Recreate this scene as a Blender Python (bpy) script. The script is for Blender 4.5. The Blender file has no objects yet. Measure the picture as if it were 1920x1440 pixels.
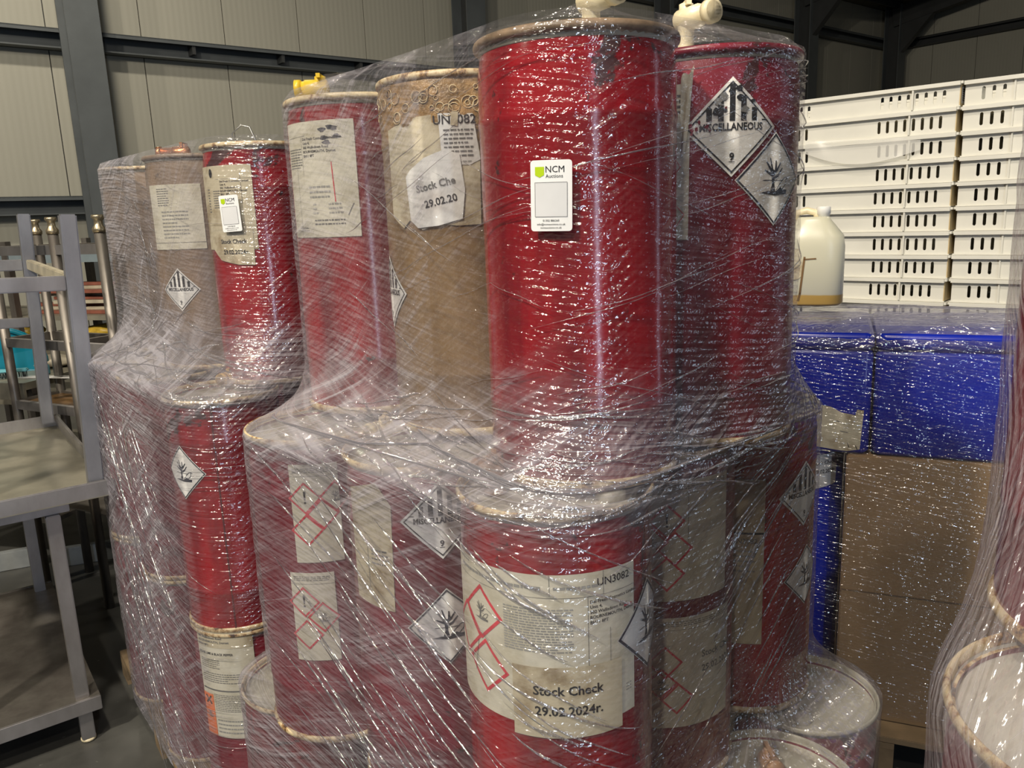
import bpy, bmesh, math, random
from mathutils import Vector, Matrix, noise
random.seed(7)
PI = math.pi
sc = bpy.context.scene
COL = sc.collection
def R(d): return math.radians(d)

# ------------------------------------------------------------------ camera, world, lights, exposure
EYE = 1.70
PITCH, ROLL = R(11.9), R(2.2)
cam_d = bpy.data.cameras.new('camera'); cam = bpy.data.objects.new('camera', cam_d); COL.objects.link(cam)
cam_d.sensor_width = 36; cam_d.lens = 1500 / 1920 * 36; cam_d.clip_start = 0.02; cam_d.clip_end = 200
fw = Vector((0, math.cos(PITCH), -math.sin(PITCH))); r0 = Vector((1, 0, 0)); u0 = r0.cross(fw)
rt = r0 * math.cos(ROLL) - u0 * math.sin(ROLL); up = u0 * math.cos(ROLL) + r0 * math.sin(ROLL)
M = Matrix((rt, up, -fw)).transposed().to_4x4(); M.translation = (0, 0, EYE)
cam.matrix_world = M
sc.camera = cam

w = bpy.data.worlds.new('world'); sc.world = w; w.use_nodes = True
bg = w.node_tree.nodes['Background']; bg.inputs[0].default_value = (0.75, 0.80, 0.90, 1); bg.inputs[1].default_value = 0.035
sc.view_settings.view_transform = 'Standard'; sc.view_settings.look = 'None'
sc.view_settings.gamma = 1; sc.view_settings.use_curve_mapping = False
sc.view_settings.exposure = -0.13
sc.cycles.use_denoising = True
sc.cycles.transparent_max_bounces = 14
sc.cycles.max_bounces = 5; sc.cycles.diffuse_bounces = 3; sc.cycles.glossy_bounces = 3; sc.cycles.transmission_bounces = 4
sc.cycles.caustics_reflective = False; sc.cycles.caustics_refractive = False
sc.cycles.use_adaptive_sampling = True; sc.cycles.adaptive_threshold = 0.025

def area(name, loc, target, sx, sy, power, color, shape='RECTANGLE'):
    l = bpy.data.lights.new(name, 'AREA'); l.shape = shape; l.size = sx; l.size_y = sy; l.energy = power; l.color = color
    o = bpy.data.objects.new(name, l); COL.objects.link(o); o.location = loc
    o.rotation_euler = (Vector(target) - Vector(loc)).to_track_quat('-Z', 'Y').to_euler()
    return o
WARM = (1.0, 0.90, 0.74)
area('high_bay_lamp_key', (-3.0, -2.2, 5.9), (0.2, 2.5, 0.9), 0.30, 0.30, 420, WARM, 'DISK')
area('added_overhead_lamp', (-1.5, -4.2, 6.1), (0.2, 2.0, 1.0), 0.30, 0.30, 110, WARM, 'DISK')
area('added_overhead_lamp', (-0.6, 0.0, 6.2), (0.6, 2.0, 0.8), 0.30, 0.30, 150, WARM, 'DISK')  # added lamp, brightens the tray fronts, blue containers, carton and drum lids
area('added_overhead_lamp', (2.7, -3.6, 6.1), (1.0, 2.0, 0.8), 0.30, 0.30, 55, WARM, 'DISK')
area('added_overhead_lamp', (-3.5, 6.8, 6.2), (-4.3, 8.2, 0), 0.35, 0.35, 115, WARM, 'DISK')
area('added_overhead_lamp', (5.5, 7.0, 6.4), (5.5, 8, 0), 0.35, 0.35, 70, WARM, 'DISK')
area('added_overhead_lamp', (-7.0, -1.5, 6.1), (-5.0, 6.0, 1), 0.35, 0.35, 190, WARM, 'DISK')
area('door_gap_daylight', (1.75, -5.0, 2.3), (0.1, 1.1, 1.6), 0.22, 3.6, 85, (0.66, 0.80, 1.0))
area('door_gap_daylight', (6.5, 2.0, 2.3), (0.2, 1.1, 1.6), 0.30, 3.4, 15, (0.66, 0.80, 1.0))

# ------------------------------------------------------------------ material helpers
def new_mat(name):
    m = bpy.data.materials.new(name); m.use_nodes = True
    nt = m.node_tree; return m, nt, nt.nodes['Principled BSDF']
def N(nt, typ, **kw):
    n = nt.nodes.new(typ)
    for k, v in kw.items(): setattr(n, k, v)
    return n
def L(nt, a, b): nt.links.new(a, b)
def ramp(nt, fac, stops):
    r = N(nt, 'ShaderNodeValToRGB'); L(nt, fac, r.inputs[0])
    cr = r.color_ramp
    while len(cr.elements) < len(stops): cr.elements.new(0.5)
    for e, (p, c) in zip(cr.elements, stops):
        e.position = p; e.color = (*c, 1) if len(c) == 3 else c
    return r.outputs[0]
def noise_n(nt, vec, scale, detail=3, rough=0.55, dist=0.0):
    n = N(nt, 'ShaderNodeTexNoise'); n.inputs['Scale'].default_value = scale; n.inputs['Detail'].default_value = detail
    n.inputs['Roughness'].default_value = rough; n.inputs['Distortion'].default_value = dist
    if vec is not None: L(nt, vec, n.inputs['Vector'])
    return n.outputs['Fac']
def mapping(nt, vec, scale=(1, 1, 1), rot=(0, 0, 0), loc=(0, 0, 0)):
    m = N(nt, 'ShaderNodeMapping'); L(nt, vec, m.inputs[0])
    m.inputs['Scale'].default_value = scale; m.inputs['Rotation'].default_value = rot; m.inputs['Location'].default_value = loc
    return m.outputs[0]
def math_n(nt, op, a, b=None, clamp=False):
    n = N(nt, 'ShaderNodeMath', operation=op); n.use_clamp = clamp
    for i, v in enumerate((a, b)):
        if v is None: continue
        if isinstance(v, (int, float)): n.inputs[i].default_value = v
        else: L(nt, v, n.inputs[i])
    return n.outputs[0]
def maprange(nt, v, a, b, c, d):
    n = N(nt, 'ShaderNodeMapRange'); L(nt, v, n.inputs[0])
    for i, x in enumerate((a, b, c, d)): n.inputs[i + 1].default_value = x
    return n.outputs[0]
def objvec(nt, rnd=True):
    tc = N(nt, 'ShaderNodeTexCoord'); v = tc.outputs['Object']
    if not rnd: return v
    oi = N(nt, 'ShaderNodeObjectInfo')
    s = N(nt, 'ShaderNodeVectorMath', operation='SCALE'); s.inputs[0].default_value = (13, 7, 29); L(nt, oi.outputs['Random'], s.inputs['Scale'])
    a = N(nt, 'ShaderNodeVectorMath', operation='ADD'); L(nt, v, a.inputs[0]); L(nt, s.outputs[0], a.inputs[1])
    return a.outputs[0]
def bump(nt, bs, h, strength, dist=0.002):
    b = N(nt, 'ShaderNodeBump'); b.inputs['Strength'].default_value = strength; b.inputs['Distance'].default_value = dist
    L(nt, h, b.inputs['Height']); L(nt, b.outputs[0], bs.inputs['Normal'])
def simple(name, col, rough=0.5, metal=0.0, var=0.25, scale=12, bmp=0.0, coat=0.0, spec=None):
    m, nt, bs = new_mat(name)
    v = objvec(nt)
    f = noise_n(nt, v, scale, 4)
    c1 = tuple(c * (1 - var) for c in col); c2 = tuple(min(1, c * (1 + var)) for c in col)
    L(nt, ramp(nt, f, [(0.3, c1), (0.7, c2)]), bs.inputs['Base Color'])
    bs.inputs['Roughness'].default_value = rough; bs.inputs['Metallic'].default_value = metal
    bs.inputs['Coat Weight'].default_value = coat
    if bmp: bump(nt, bs, noise_n(nt, v, scale * 4, 3), bmp)
    return m
def paint(name, col, dark, spots=0.67, rough=0.16, blotch=(0.045, 0.008, 0.008)):
    """enamel drum paint with scuffs: rusty/black patches with a shape of their own"""
    m, nt, bs = new_mat(name); v = objvec(nt)
    f = noise_n(nt, mapping(nt, v, (1, 1, 0.12)), 14, 4)
    base = ramp(nt, f, [(0.35, dark), (0.65, col)])
    s = noise_n(nt, v, 13, 6, 0.65, 0.4)
    s2 = noise_n(nt, mapping(nt, v, (1, 1, 0.12)), 40, 3)
    s = math_n(nt, 'ADD', s, math_n(nt, 'MULTIPLY', s2, 0.08))
    sx = N(nt, 'ShaderNodeSeparateXYZ'); L(nt, N(nt, 'ShaderNodeTexCoord').outputs['Object'], sx.inputs[0])
    s = math_n(nt, 'ADD', s, maprange(nt, sx.outputs['Z'], .42, .55, 0, .095))
    k = maprange(nt, s, spots + .02, spots + 0.05, 0, 1)
    mx = N(nt, 'ShaderNodeMix', data_type='RGBA'); L(nt, k, mx.inputs[0]); L(nt, base, mx.inputs[6])
    mx.inputs[7].default_value = (*blotch, 1); L(nt, mx.outputs[2], bs.inputs['Base Color'])
    L(nt, maprange(nt, k, 0, 1, rough, 0.4), bs.inputs['Roughness'])
    bump(nt, bs, noise_n(nt, v, 30, 3), 0.12, 0.003)
    return m
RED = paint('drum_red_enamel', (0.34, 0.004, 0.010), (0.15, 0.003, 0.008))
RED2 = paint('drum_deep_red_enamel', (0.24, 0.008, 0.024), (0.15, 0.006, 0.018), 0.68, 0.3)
BROWN = paint('drum_brown_stained', (0.27, 0.17, 0.075), (0.17, 0.105, 0.05), 0.70, 0.4, (0.07, 0.045, 0.02))
TAUPE = paint('drum_taupe_stained', (0.27, 0.19, 0.13), (0.19, 0.14, 0.10), 0.72, 0.4, (0.07, 0.045, 0.03))
CRUST = simple('dried_brown_crust', (0.30, 0.18, 0.07), 0.35, 0, 0.5, 45, 0.9)
def rim_mat():
    m, nt, bs = new_mat('cream_rusty_rim'); v = objvec(nt)
    f = noise_n(nt, v, 38, 5, 0.7)
    L(nt, ramp(nt, f, [(0.36, (0.05, 0.022, 0.012)), (0.44, (0.36, 0.22, 0.10)), (0.52, (0.62, 0.50, 0.30)), (0.8, (0.70, 0.60, 0.42))]), bs.inputs['Base Color'])
    bs.inputs['Roughness'].default_value = 0.4; bump(nt, bs, f, 0.4); return m
RIM = rim_mat()
RIMD2 = simple('cream_rim_with_soot', (0.22, 0.15, 0.09), 0.4, 0, 0.9, 16, 0.3)
RIMD = simple('dark_sooty_rim', (0.09, 0.05, 0.03), 0.45, 0, 0.6, 40, 0.4)
LID = simple('lid_grey_cream', (0.40, 0.385, 0.32), 0.35, 0.0, 0.22, 14, 0.15)
SEAM = simple('seam_dark', (0.10, 0.01, 0.012), 0.4)
CREAM = simple('cream_plastic', (0.78, 0.68, 0.46), 0.35, 0, 0.12, 30)
YELLOW = simple('yellow_plastic', (0.62, 0.42, 0.03), 0.35, 0, 0.2, 30)
BROWNP = simple('brown_stained_plastic', (0.30, 0.17, 0.09), 0.45, 0, 0.3, 30)
AMBER = simple('amber_plastic', (0.55, 0.33, 0.06), 0.4, 0, 0.2, 30)
COPPER = simple('copper_brass', (0.62, 0.26, 0.12), 0.3, 0.8, 0.3, 40)
STEEL = simple('galvanised_wire', (0.40, 0.40, 0.40), 0.35, 0.9, 0.1)
def steel_mat(name, c1, c2, rough, metal=0.85):
    m, nt, bs = new_mat(name); v = objvec(nt)
    f = noise_n(nt, mapping(nt, v, (1, 1, 0.4)), 6, 5, 0.65)
    g = noise_n(nt, v, 2.2, 3)
    L(nt, ramp(nt, f, [(0.25, c1), (0.7, c2)]), bs.inputs['Base Color'])
    L(nt, maprange(nt, g, 0.3, 0.7, rough, rough + 0.25), bs.inputs['Roughness'])
    bs.inputs['Metallic'].default_value = metal
    return m
STAINLESS = steel_mat('stainless_scuffed', (0.30, 0.28, 0.27), (0.52, 0.50, 0.50), 0.28)
STAINTOP = steel_mat('stainless_tray_smeared', (0.30, 0.28, 0.22), (0.46, 0.43, 0.34), 0.30, 0.7)
STEELDARK = steel_mat('stainless_grimy', (0.13, 0.11, 0.10), (0.30, 0.28, 0.25), 0.35, 0.8)
def paper_mat(name, c, dirty):
    m, nt, bs = new_mat(name); v = objvec(nt)
    f = noise_n(nt, v, 16, 5, 0.6)
    L(nt, ramp(nt, f, [(0.30, dirty), (0.52, c)]), bs.inputs['Base Color']); bs.inputs['Roughness'].default_value = 0.55
    bump(nt, bs, noise_n(nt, v, 50, 3), 0.25, 0.002); return m
PAPER = paper_mat('label_paper', (0.66, 0.63, 0.52), (0.50, 0.46, 0.34))
PAPERD = paper_mat('label_paper_stained', (0.56, 0.50, 0.36), (0.26, 0.19, 0.10))
WHITE = paper_mat('sticker_white', (0.74, 0.74, 0.72), (0.58, 0.55, 0.52))
NCMW = simple('glossy_white_sticker', (0.80, 0.81, 0.82), 0.3, 0, 0.03, 20)
NCMG = simple('sticker_grey_box', (0.66, 0.67, 0.69), 0.35, 0, 0.03, 30)
INK = simple('black_ink', (0.012, 0.012, 0.014), 0.45, 0, 0.1)
INKB = simple('blue_black_ink', (0.015, 0.02, 0.035), 0.4, 0, 0.1)
GREYINK = simple('grey_ink', (0.14, 0.14, 0.135), 0.5, 0, 0.2)
PALEINK = simple('pale_grey_ink', (0.30, 0.30, 0.28), 0.5, 0, 0.2)
REDINK = simple('red_ink', (0.60, 0.05, 0.07), 0.45, 0, 0.2)
ORANGE = simple('orange_ink', (0.80, 0.20, 0.06), 0.45, 0, 0.08)
LIME = simple('lime_green_ink', (0.42, 0.60, 0.01), 0.4, 0, 0.03)

# ------------------------------------------------------------------ mesh helpers
def link(name, me, mats, parent=None, loc=None, rot=None):
    o = bpy.data.objects.new(name, me); COL.objects.link(o)
    if mats is not None and not me.materials:
        for m in (mats if isinstance(mats, (list, tuple)) else [mats]): me.materials.append(m)
    if parent: o.parent = parent
    if loc is not None: o.location = loc
    if rot is not None: o.rotation_euler = rot
    return o
def root(name, label, cat, loc=(0, 0, 0), rz=0, group=None):
    o = bpy.data.objects.new(name, None); o.empty_display_size = 0.1; COL.objects.link(o)
    o.location = loc; o.rotation_euler = (0, 0, rz); tag(o, label, cat, group); return o
def tag(o, label, cat, group=None):
    o['label'] = label; o['category'] = cat
    if group: o['group'] = group
    return o
def structure(o): o['kind'] = 'structure'; return o
class MB:
    def __init__(s): s.v = []; s.f = []; s.smooth = []
    def add(s, vs, fs, smooth=False):
        n = len(s.v); s.v += [tuple(p) for p in vs]; s.f += [tuple(i + n for i in f) for f in fs]; s.smooth += [smooth] * len(fs); return s
    def box(s, a, b, mat=None):
        x0, y0, z0 = a; x1, y1, z1 = b
        vs = [Vector(p) for p in ((x0, y0, z0), (x1, y0, z0), (x1, y1, z0), (x0, y1, z0), (x0, y0, z1), (x1, y0, z1), (x1, y1, z1), (x0, y1, z1))]
        if mat: vs = [mat @ p for p in vs]
        return s.add(vs, [(0, 3, 2, 1), (4, 5, 6, 7), (0, 1, 5, 4), (1, 2, 6, 5), (2, 3, 7, 6), (3, 0, 4, 7)])
    def beam(s, a, b, w, h):
        a, b = Vector(a), Vector(b); d = b - a; ln = d.length
        q = d.to_track_quat('X', 'Z').to_matrix().to_4x4(); q.translation = a
        return s.box((0, -w / 2, -h / 2), (ln, w / 2, h / 2), q)
    def lathe(s, prof, n=48, center=(0, 0), caps=(False, False)):
        vs = []; fs = []
        for r, z in prof:
            for i in range(n):
                t = 2 * PI * i / n; vs.append((center[0] + r * math.cos(t), center[1] + r * math.sin(t), z))
        for j in range(len(prof) - 1):
            for i in range(n):
                k = (i + 1) % n; fs.append((j * n + i, j * n + k, (j + 1) * n + k, (j + 1) * n + i))
        if caps[0]: fs.append(tuple(reversed(range(n))))
        if caps[1]: fs.append(tuple(range((len(prof) - 1) * n, len(prof) * n)))
        return s.add(vs, fs, True)
    def tube(s, pts, r, n=10, caps=True, rs=None):
        pts = [Vector(p) for p in pts]; vs = []; fs = []
        prev = None
        for i, p in enumerate(pts):
            d = (pts[min(i + 1, len(pts) - 1)] - pts[max(i - 1, 0)]).normalized()
            if prev is None:
                a = d.orthogonal().normalized()
            else:
                a = (prev - d * prev.dot(d)).normalized()
            prev = a; b = d.cross(a); rr = rs[i] if rs else r
            for k in range(n):
                t = 2 * PI * k / n; vs.append(p + (a * math.cos(t) + b * math.sin(t)) * rr)
        for j in range(len(pts) - 1):
            for k in range(n):
                k2 = (k + 1) % n; fs.append((j * n + k, j * n + k2, (j + 1) * n + k2, (j + 1) * n + k))
        if caps: fs.append(tuple(reversed(range(n)))); fs.append(tuple(range((len(pts) - 1) * n, len(pts) * n)))
        return s.add(vs, fs, True)
    def mesh(s, name, bevel=0.0):
        me = bpy.data.meshes.new(name); me.from_pydata(s.v, [], s.f)
        me.polygons.foreach_set('use_smooth', s.smooth); me.update()
        if bevel:
            bm = bmesh.new(); bm.from_mesh(me)
            bmesh.ops.remove_doubles(bm, verts=bm.verts, dist=1e-5)
            es = [e for e in bm.edges if len(e.link_faces) == 2 and e.calc_face_angle(0) > 0.8]
            bmesh.ops.bevel(bm, geom=es, offset=bevel, segments=2, affect='EDGES', clamp_overlap=True)
            bm.to_mesh(me); bm.free()
        return me
    def build(s, name, mat, parent=None, loc=None, rot=None, bevel=0.0):
        return link(name, s.mesh(name, bevel), mat, parent, loc, rot)

# ------------------------------------------------------------------ flat decals: paper and print, bent round a cylinder
_tc = {}
def text_geo(body, size, bold=0.0):
    key = (body, size, bold)
    if key in _tc: return _tc[key]
    c = bpy.data.curves.new('t', 'FONT'); c.body = body; c.size = size; c.resolution_u = 2; c.offset = bold
    o = bpy.data.objects.new('t', c); COL.objects.link(o)
    dg = bpy.context.evaluated_depsgraph_get(); me = bpy.data.meshes.new_from_object(o.evaluated_get(dg))
    vs = [(v.co.x, v.co.y) for v in me.vertices]; fs = [tuple(p.vertices) for p in me.polygons]
    bpy.data.objects.remove(o); bpy.data.curves.remove(c); bpy.data.meshes.remove(me)
    _tc[key] = (vs, fs); return _tc[key]
class Flat:
    """2-D artwork in metres; layers of (material, layer height) -> polygons"""
    def __init__(s): s.l = {}
    def _g(s, mat, k): return s.l.setdefault((k, mat), ([], []))
    def poly(s, mat, pts, k=1):
        v, f = s._g(mat, k); n = len(v); v += list(pts); f.append(tuple(range(n, n + len(pts)))); return s
    def rect(s, mat, x0, y0, x1, y1, k=1): return s.poly(mat, [(x0, y0), (x1, y0), (x1, y1), (x0, y1)], k)
    def line(s, mat, pts, wd, k=1):
        for a, b in zip(pts, pts[1:]):
            dx, dy = b[0] - a[0], b[1] - a[1]; l = math.hypot(dx, dy) or 1; nx, ny = -dy / l * wd / 2, dx / l * wd / 2
            ex, ey = dx / l * wd / 2, dy / l * wd / 2
            s.poly(mat, [(a[0] - nx - ex, a[1] - ny - ey), (b[0] - nx + ex, b[1] - ny + ey), (b[0] + nx + ex, b[1] + ny + ey), (a[0] + nx - ex, a[1] + ny - ey)], k)
        return s
    def frame(s, mat, x0, y0, x1, y1, wd, k=1): return s.line(mat, [(x0, y0), (x1, y0), (x1, y1), (x0, y1), (x0, y0)], wd, k)
    def text(s, mat, body, size, x, y, align='c', k=1, bold=0.0, rot=0.0, sx=1.0):
        vs, fs = text_geo(body, size, bold)
        if not vs: return s
        x0 = min(p[0] for p in vs); x1 = max(p[0] for p in vs)
        off = {'c': (x0 + x1) / 2, 'l': x0, 'r': x1}[align]
        v, f = s._g(mat, k); n = len(v); c, q = math.cos(rot), math.sin(rot)
        for px, py in vs:
            px = (px - off) * sx; v.append((x + px * c - py * q, y + px * q + py * c))
        f += [tuple(i + n for i in t) for t in fs]; return s
    def block(s, mat, x0, y0, x1, y1, rows, seed=0, k=1, fill=0.85, th=0.35):
        """unreadable small print as rows of word-long dashes"""
        rnd = random.Random(seed); h = (y1 - y0) / rows
        for r in range(rows):
            x = x0; y = y1 - (r + 0.7) * h; end = x0 + (x1 - x0) * (fill if r % 4 == 3 else 1)
            while x < end - 0.002:
                wl = min(rnd.uniform(0.003, 0.010), end - x); s.rect(mat, x, y, x + wl, y + h * th, k); x += wl + 0.0016
        return s
    def merge(s, o, cx=0, cy=0, sc_=1.0, rot=0.0, dk=0):
        c, q = math.cos(rot), math.sin(rot)
        for (k, mat), (vs, fs) in o.l.items():
            v, f = s._g(mat, k + dk); n = len(v)
            v += [(cx + sc_ * (x * c - y * q), cy + sc_ * (x * q + y * c)) for x, y in vs]
            f += [tuple(i + n for i in t) for t in fs]
        return s
    def meshes(s, place, step=0.012, lift=0.0005, wob=0.0):
        """place(x,y,d) -> 3-D point; returns [(k,mat,mesh)]"""
        out = []
        for (k, mat), (vs, fs) in sorted(s.l.items(), key=lambda t: t[0][0]):
            bm = bmesh.new(); bv = [bm.verts.new((x, y, 0)) for x, y in vs]
            for f in fs:
                try: bm.faces.new([bv[i] for i in f])
                except ValueError: pass
            if step:
                xs = [p[0] for p in vs]; x = math.floor(min(xs) / step) * step + step
                while x < max(xs):
                    bmesh.ops.bisect_plane(bm, geom=bm.verts[:] + bm.edges[:] + bm.faces[:], plane_co=(x, 0, 0), plane_no=(1, 0, 0)); x += step
            bmesh.ops.triangulate(bm, faces=[f for f in bm.faces if len(f.verts) > 4])
            for v in bm.verts:
                x, y = v.co.x, v.co.y
                d = k * lift + (wob * noise.noise(Vector((x * 25, y * 25, 3.1))) if wob else 0)
                v.co = Vector(place(x, y, d))
            for f in bm.faces: f.smooth = True
            me = bpy.data.meshes.new('print'); bm.normal_update(); bm.to_mesh(me); bm.free(); out.append((k, mat, me))
        return out
def stick(parent, art, place, names=('paper_label', 'print'), label=None, step=0.012, lift=0.0005, wob=0.0, deep=True):
    """first layer becomes the part, the print layers its sub-parts"""
    base = None
    for k, mat, me in art.meshes(place, step, lift, wob):
        if base is None:
            base = link(names[0], me, mat, parent)
            if label: base['label'] = label
        else:
            link(names[1], me, mat, base if deep else parent)
    return base
def cyl_place(r, th0, z0, cx=0, cy=0):
    t0 = R(th0)
    def f(x, y, d):
        a = t0 + x / r; rr = r + d; return (cx + rr * math.cos(a), cy + rr * math.sin(a), z0 + y)
    return f
def tree_fish(ink):
    a = Flat()
    a.poly(ink, [(-0.14, -0.28), (0.02, -0.28), (-0.02, -0.12), (0.0, 0.10), (0.08, 0.16), (0.20, 0.34), (0.17, 0.36), (0.06, 0.22), (0.04, 0.40), (0.01, 0.40), (-0.01, 0.18), (-0.06, 0.20), (-0.14, 0.46), (-0.17, 0.45), (-0.11, 0.22), (-0.24, 0.38), (-0.27, 0.36), (-0.13, 0.13), (-0.30, 0.20), (-0.31, 0.17), (-0.10, 0.04), (-0.09, -0.14)])
    a.poly(ink, [(0.0, 0.06), (0.10, 0.10), (0.24, 0.24), (0.26, 0.22), (0.12, 0.04), (0.0, -0.02)])
    a.poly(ink, [(-0.44, -0.32), (-0.20, -0.28), (0.02, -0.30), (0.20, -0.20), (0.30, -0.26), (0.44, -0.26), (0.42, -0.36), (0.0, -0.38)])
    a.line(ink, [(-0.34, -0.04), (0.28, -0.05)], 0.018)
    a.line(ink, [(0.06, -0.26), (0.18, -0.12), (0.32, 0.0), (0.42, 0.02), (0.40, -0.12), (0.28, -0.24)], 0.022)
    a.line(ink, [(0.42, 0.02), (0.48, -0.02)], 0.02)
    return a
def diamond(s, base, ink, bw, inner=0.9):
    """white square on its corner, half-diagonal s"""
    a = Flat(); a.poly(base, [(0, -s), (s, 0), (0, s), (-s, 0)], 1)
    t = s * inner; a.line(ink, [(0, -t), (t, 0), (0, t), (-t, 0), (0, -t)], bw, 2); return a
def misc9(s, ink=INK):
    a = diamond(s, WHITE, ink, s * 0.03)
    for i in range(7):
        cx = (i - 3) * 0.235 * s; wd = 0.115 * s; top = (0.86 * s - abs(cx))
        if top > 0.14 * s: a.poly(ink, [(cx - wd / 2, 0.13 * s), (cx + wd / 2, 0.13 * s), (cx + wd / 2, top), (cx - wd / 2, top)], 2)
    a.text(ink, 'MISCELLANEOUS', s * 0.205, 0, -0.055 * s, k=2, bold=0.0004, sx=0.86)
    a.text(ink, '9', s * 0.22, 0, -0.66 * s, k=2, bold=0.0003); a.rect(ink, -0.06 * s, -0.70 * s, 0.06 * s, -0.685 * s, 2)
    return a
def envd(s, ink=INKB, bw=0.04):
    a = diamond(s, WHITE, ink, s * bw, 0.94); a.merge(tree_fish(ink), 0, 0.02 * s, s * 0.95, 0, 1); return a
def ghs(s, sym):
    a = Flat(); t = s * 0.93
    a.line(REDINK, [(0, -t), (t, 0), (0, t), (-t, 0), (0, -t)], s * 0.115, 2)
    if sym == 'env': a.merge(tree_fish(GREYINK), 0, 0, s * 0.8, 0, 1)
    elif sym == '!':
        a.poly(INK, [(-0.07 * s, 0.42 * s), (0.07 * s, 0.42 * s), (0.035 * s, -0.12 * s), (-0.035 * s, -0.12 * s)], 2)
        a.poly(INK, [(0.07 * s * math.cos(q), -0.27 * s + 0.07 * s * math.sin(q)) for q in [i * PI / 4 for i in range(8)]], 2)
    return a
def ncm_art():
    W, Hh = 0.054, 0.087; a = Flat(); c = 0.004
    pts = []
    for cx, cy, a0 in ((W / 2 - c, -Hh / 2 + c, -90), (W / 2 - c, Hh / 2 - c, 0), (-W / 2 + c, Hh / 2 - c, 90), (-W / 2 + c, -Hh / 2 + c, 180)):
        for q in range(4): t = R(a0 + q * 30); pts.append((cx + c * math.cos(t), cy + c * math.sin(t)))
    a.poly(NCMW, pts, 1)
    a.poly(LIME, [(-0.0205, 0.0355), (-0.0085, 0.0355), (-0.0085, 0.0255), (-0.0145, 0.0225), (-0.0205, 0.0255)], 2)
    a.text(INK, 'NCM', 0.0112, -0.0065, 0.0285, 'l', 2); a.text(INK, 'Auctions', 0.0062, -0.0065, 0.0220, 'l', 2)
    a.rect(NCMG, -0.0208, -0.0255, 0.0208, 0.0165, 2); a.frame(GREYINK, -0.0208, -0.0255, 0.0208, 0.0165, 0.0004, 3)
    a.text(INK, '01302 886260', 0.0037, 0, -0.0316, 'c', 2); a.text(INK, 'info@ncmauctions.co.uk', 0.0037, 0, -0.0361, 'c', 2)
    a.text(INK, 'ncmauctions.co.uk', 0.0037, 0, -0.0403, 'c', 2)
    return a
ADDR = ['Del Fresh Cosmetics Limited', 'Unit 4,', '502 Wallisdown Road', 'BOURNEMOUTH, Dorset', 'BH11 8PT']
def addr(a, mat, x, y, size, k=2, bold=0.0001):
    for i, t in enumerate(ADDR): a.text(mat, t, size, x, y - i * size * 1.15, 'l', k, bold)

# ------------------------------------------------------------------ the hall
d_ = Vector((math.sin(R(51.5)), math.cos(R(51.5)), 0)); n_ = Vector((d_.y, -d_.x, 0))      # along the back wall, and from it towards us
W0 = Vector((-5.0, 9.5, 0)); EAVE = 6.25; CORN = 19.0; SL = 0.16
def frame_mat(o, ax, ay): m = Matrix((ax, ay, Vector((0, 0, 1)))).transposed().to_4x4(); m.translation = o; return m
FW = frame_mat(W0, d_, -n_)              # x along wall, y outwards behind the wall, z up
def wall_panel_mat(name, c):
    m, nt, bs = new_mat(name); v = objvec(nt, False)
    wv = N(nt, 'ShaderNodeTexWave'); wv.bands_direction = 'X'; wv.inputs['Scale'].default_value = 4.5; L(nt, v, wv.inputs[0])
    f = noise_n(nt, v, 1.1, 3)
    L(nt, ramp(nt, f, [(0.3, tuple(x * 0.93 for x in c)), (0.7, c)]), bs.inputs['Base Color'])
    bs.inputs['Roughness'].default_value = 0.6; bump(nt, bs, wv.outputs['Fac'], 0.10, 0.01); return m
PANEL = wall_panel_mat('cream_wall_cladding', (0.46, 0.45, 0.38))
GREYST = simple('grey_painted_steel', (0.105, 0.118, 0.125), 0.5, 0, 0.12, 3)
DARKST = simple('dark_painted_steel', (0.045, 0.048, 0.05), 0.55, 0, 0.15, 3)
wb = bpy.data.objects.new('wall_back', None); COL.objects.link(wb); wb.matrix_world = FW; structure(wb)
pm = MB().box((0.006, 0, 0), (0.994, 0.10, 1)).mesh('wall_panel', 0.0)
s = -7.0
while s < CORN - 0.01:
    o = link('wall_panel', pm, PANEL, wb, (s, 0, 0)); wd = min(1.0, CORN - s); o.scale = (wd, 1, EAVE); s += 1.0
lm = MB().box((-7, 0.03, 0), (CORN, 0.09, EAVE)).build('joint_backing', DARKST, wb)
def girt(parent, x0, x1, z, mat=GREYST):
    b = MB(); b.box((x0, -0.235, z + 0.085), (x1, -0.03, z + 0.10)).box((x0, -0.235, z + 0.055), (x1, -0.222, z + 0.10))
    b.box((x0, -0.05, z - 0.10), (x1, -0.03, z + 0.10)).box((x0, -0.20, z - 0.10), (x1, -0.03, z - 0.085))
    b.build('girt', mat, parent)
for z in (2.0, 3.78, 5.45): girt(wb, -7, CORN, z)
cb = MB()
for i in range(24): cb.box((-6.4 + i * 1.13, -0.21, 3.74), (-6.36 + i * 1.13, -0.05, 3.87))
cb.build('girt_cleats', DARKST, wb)
cols = [0.2, 5.45, 9.9, 14.35, 18.2]
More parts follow.
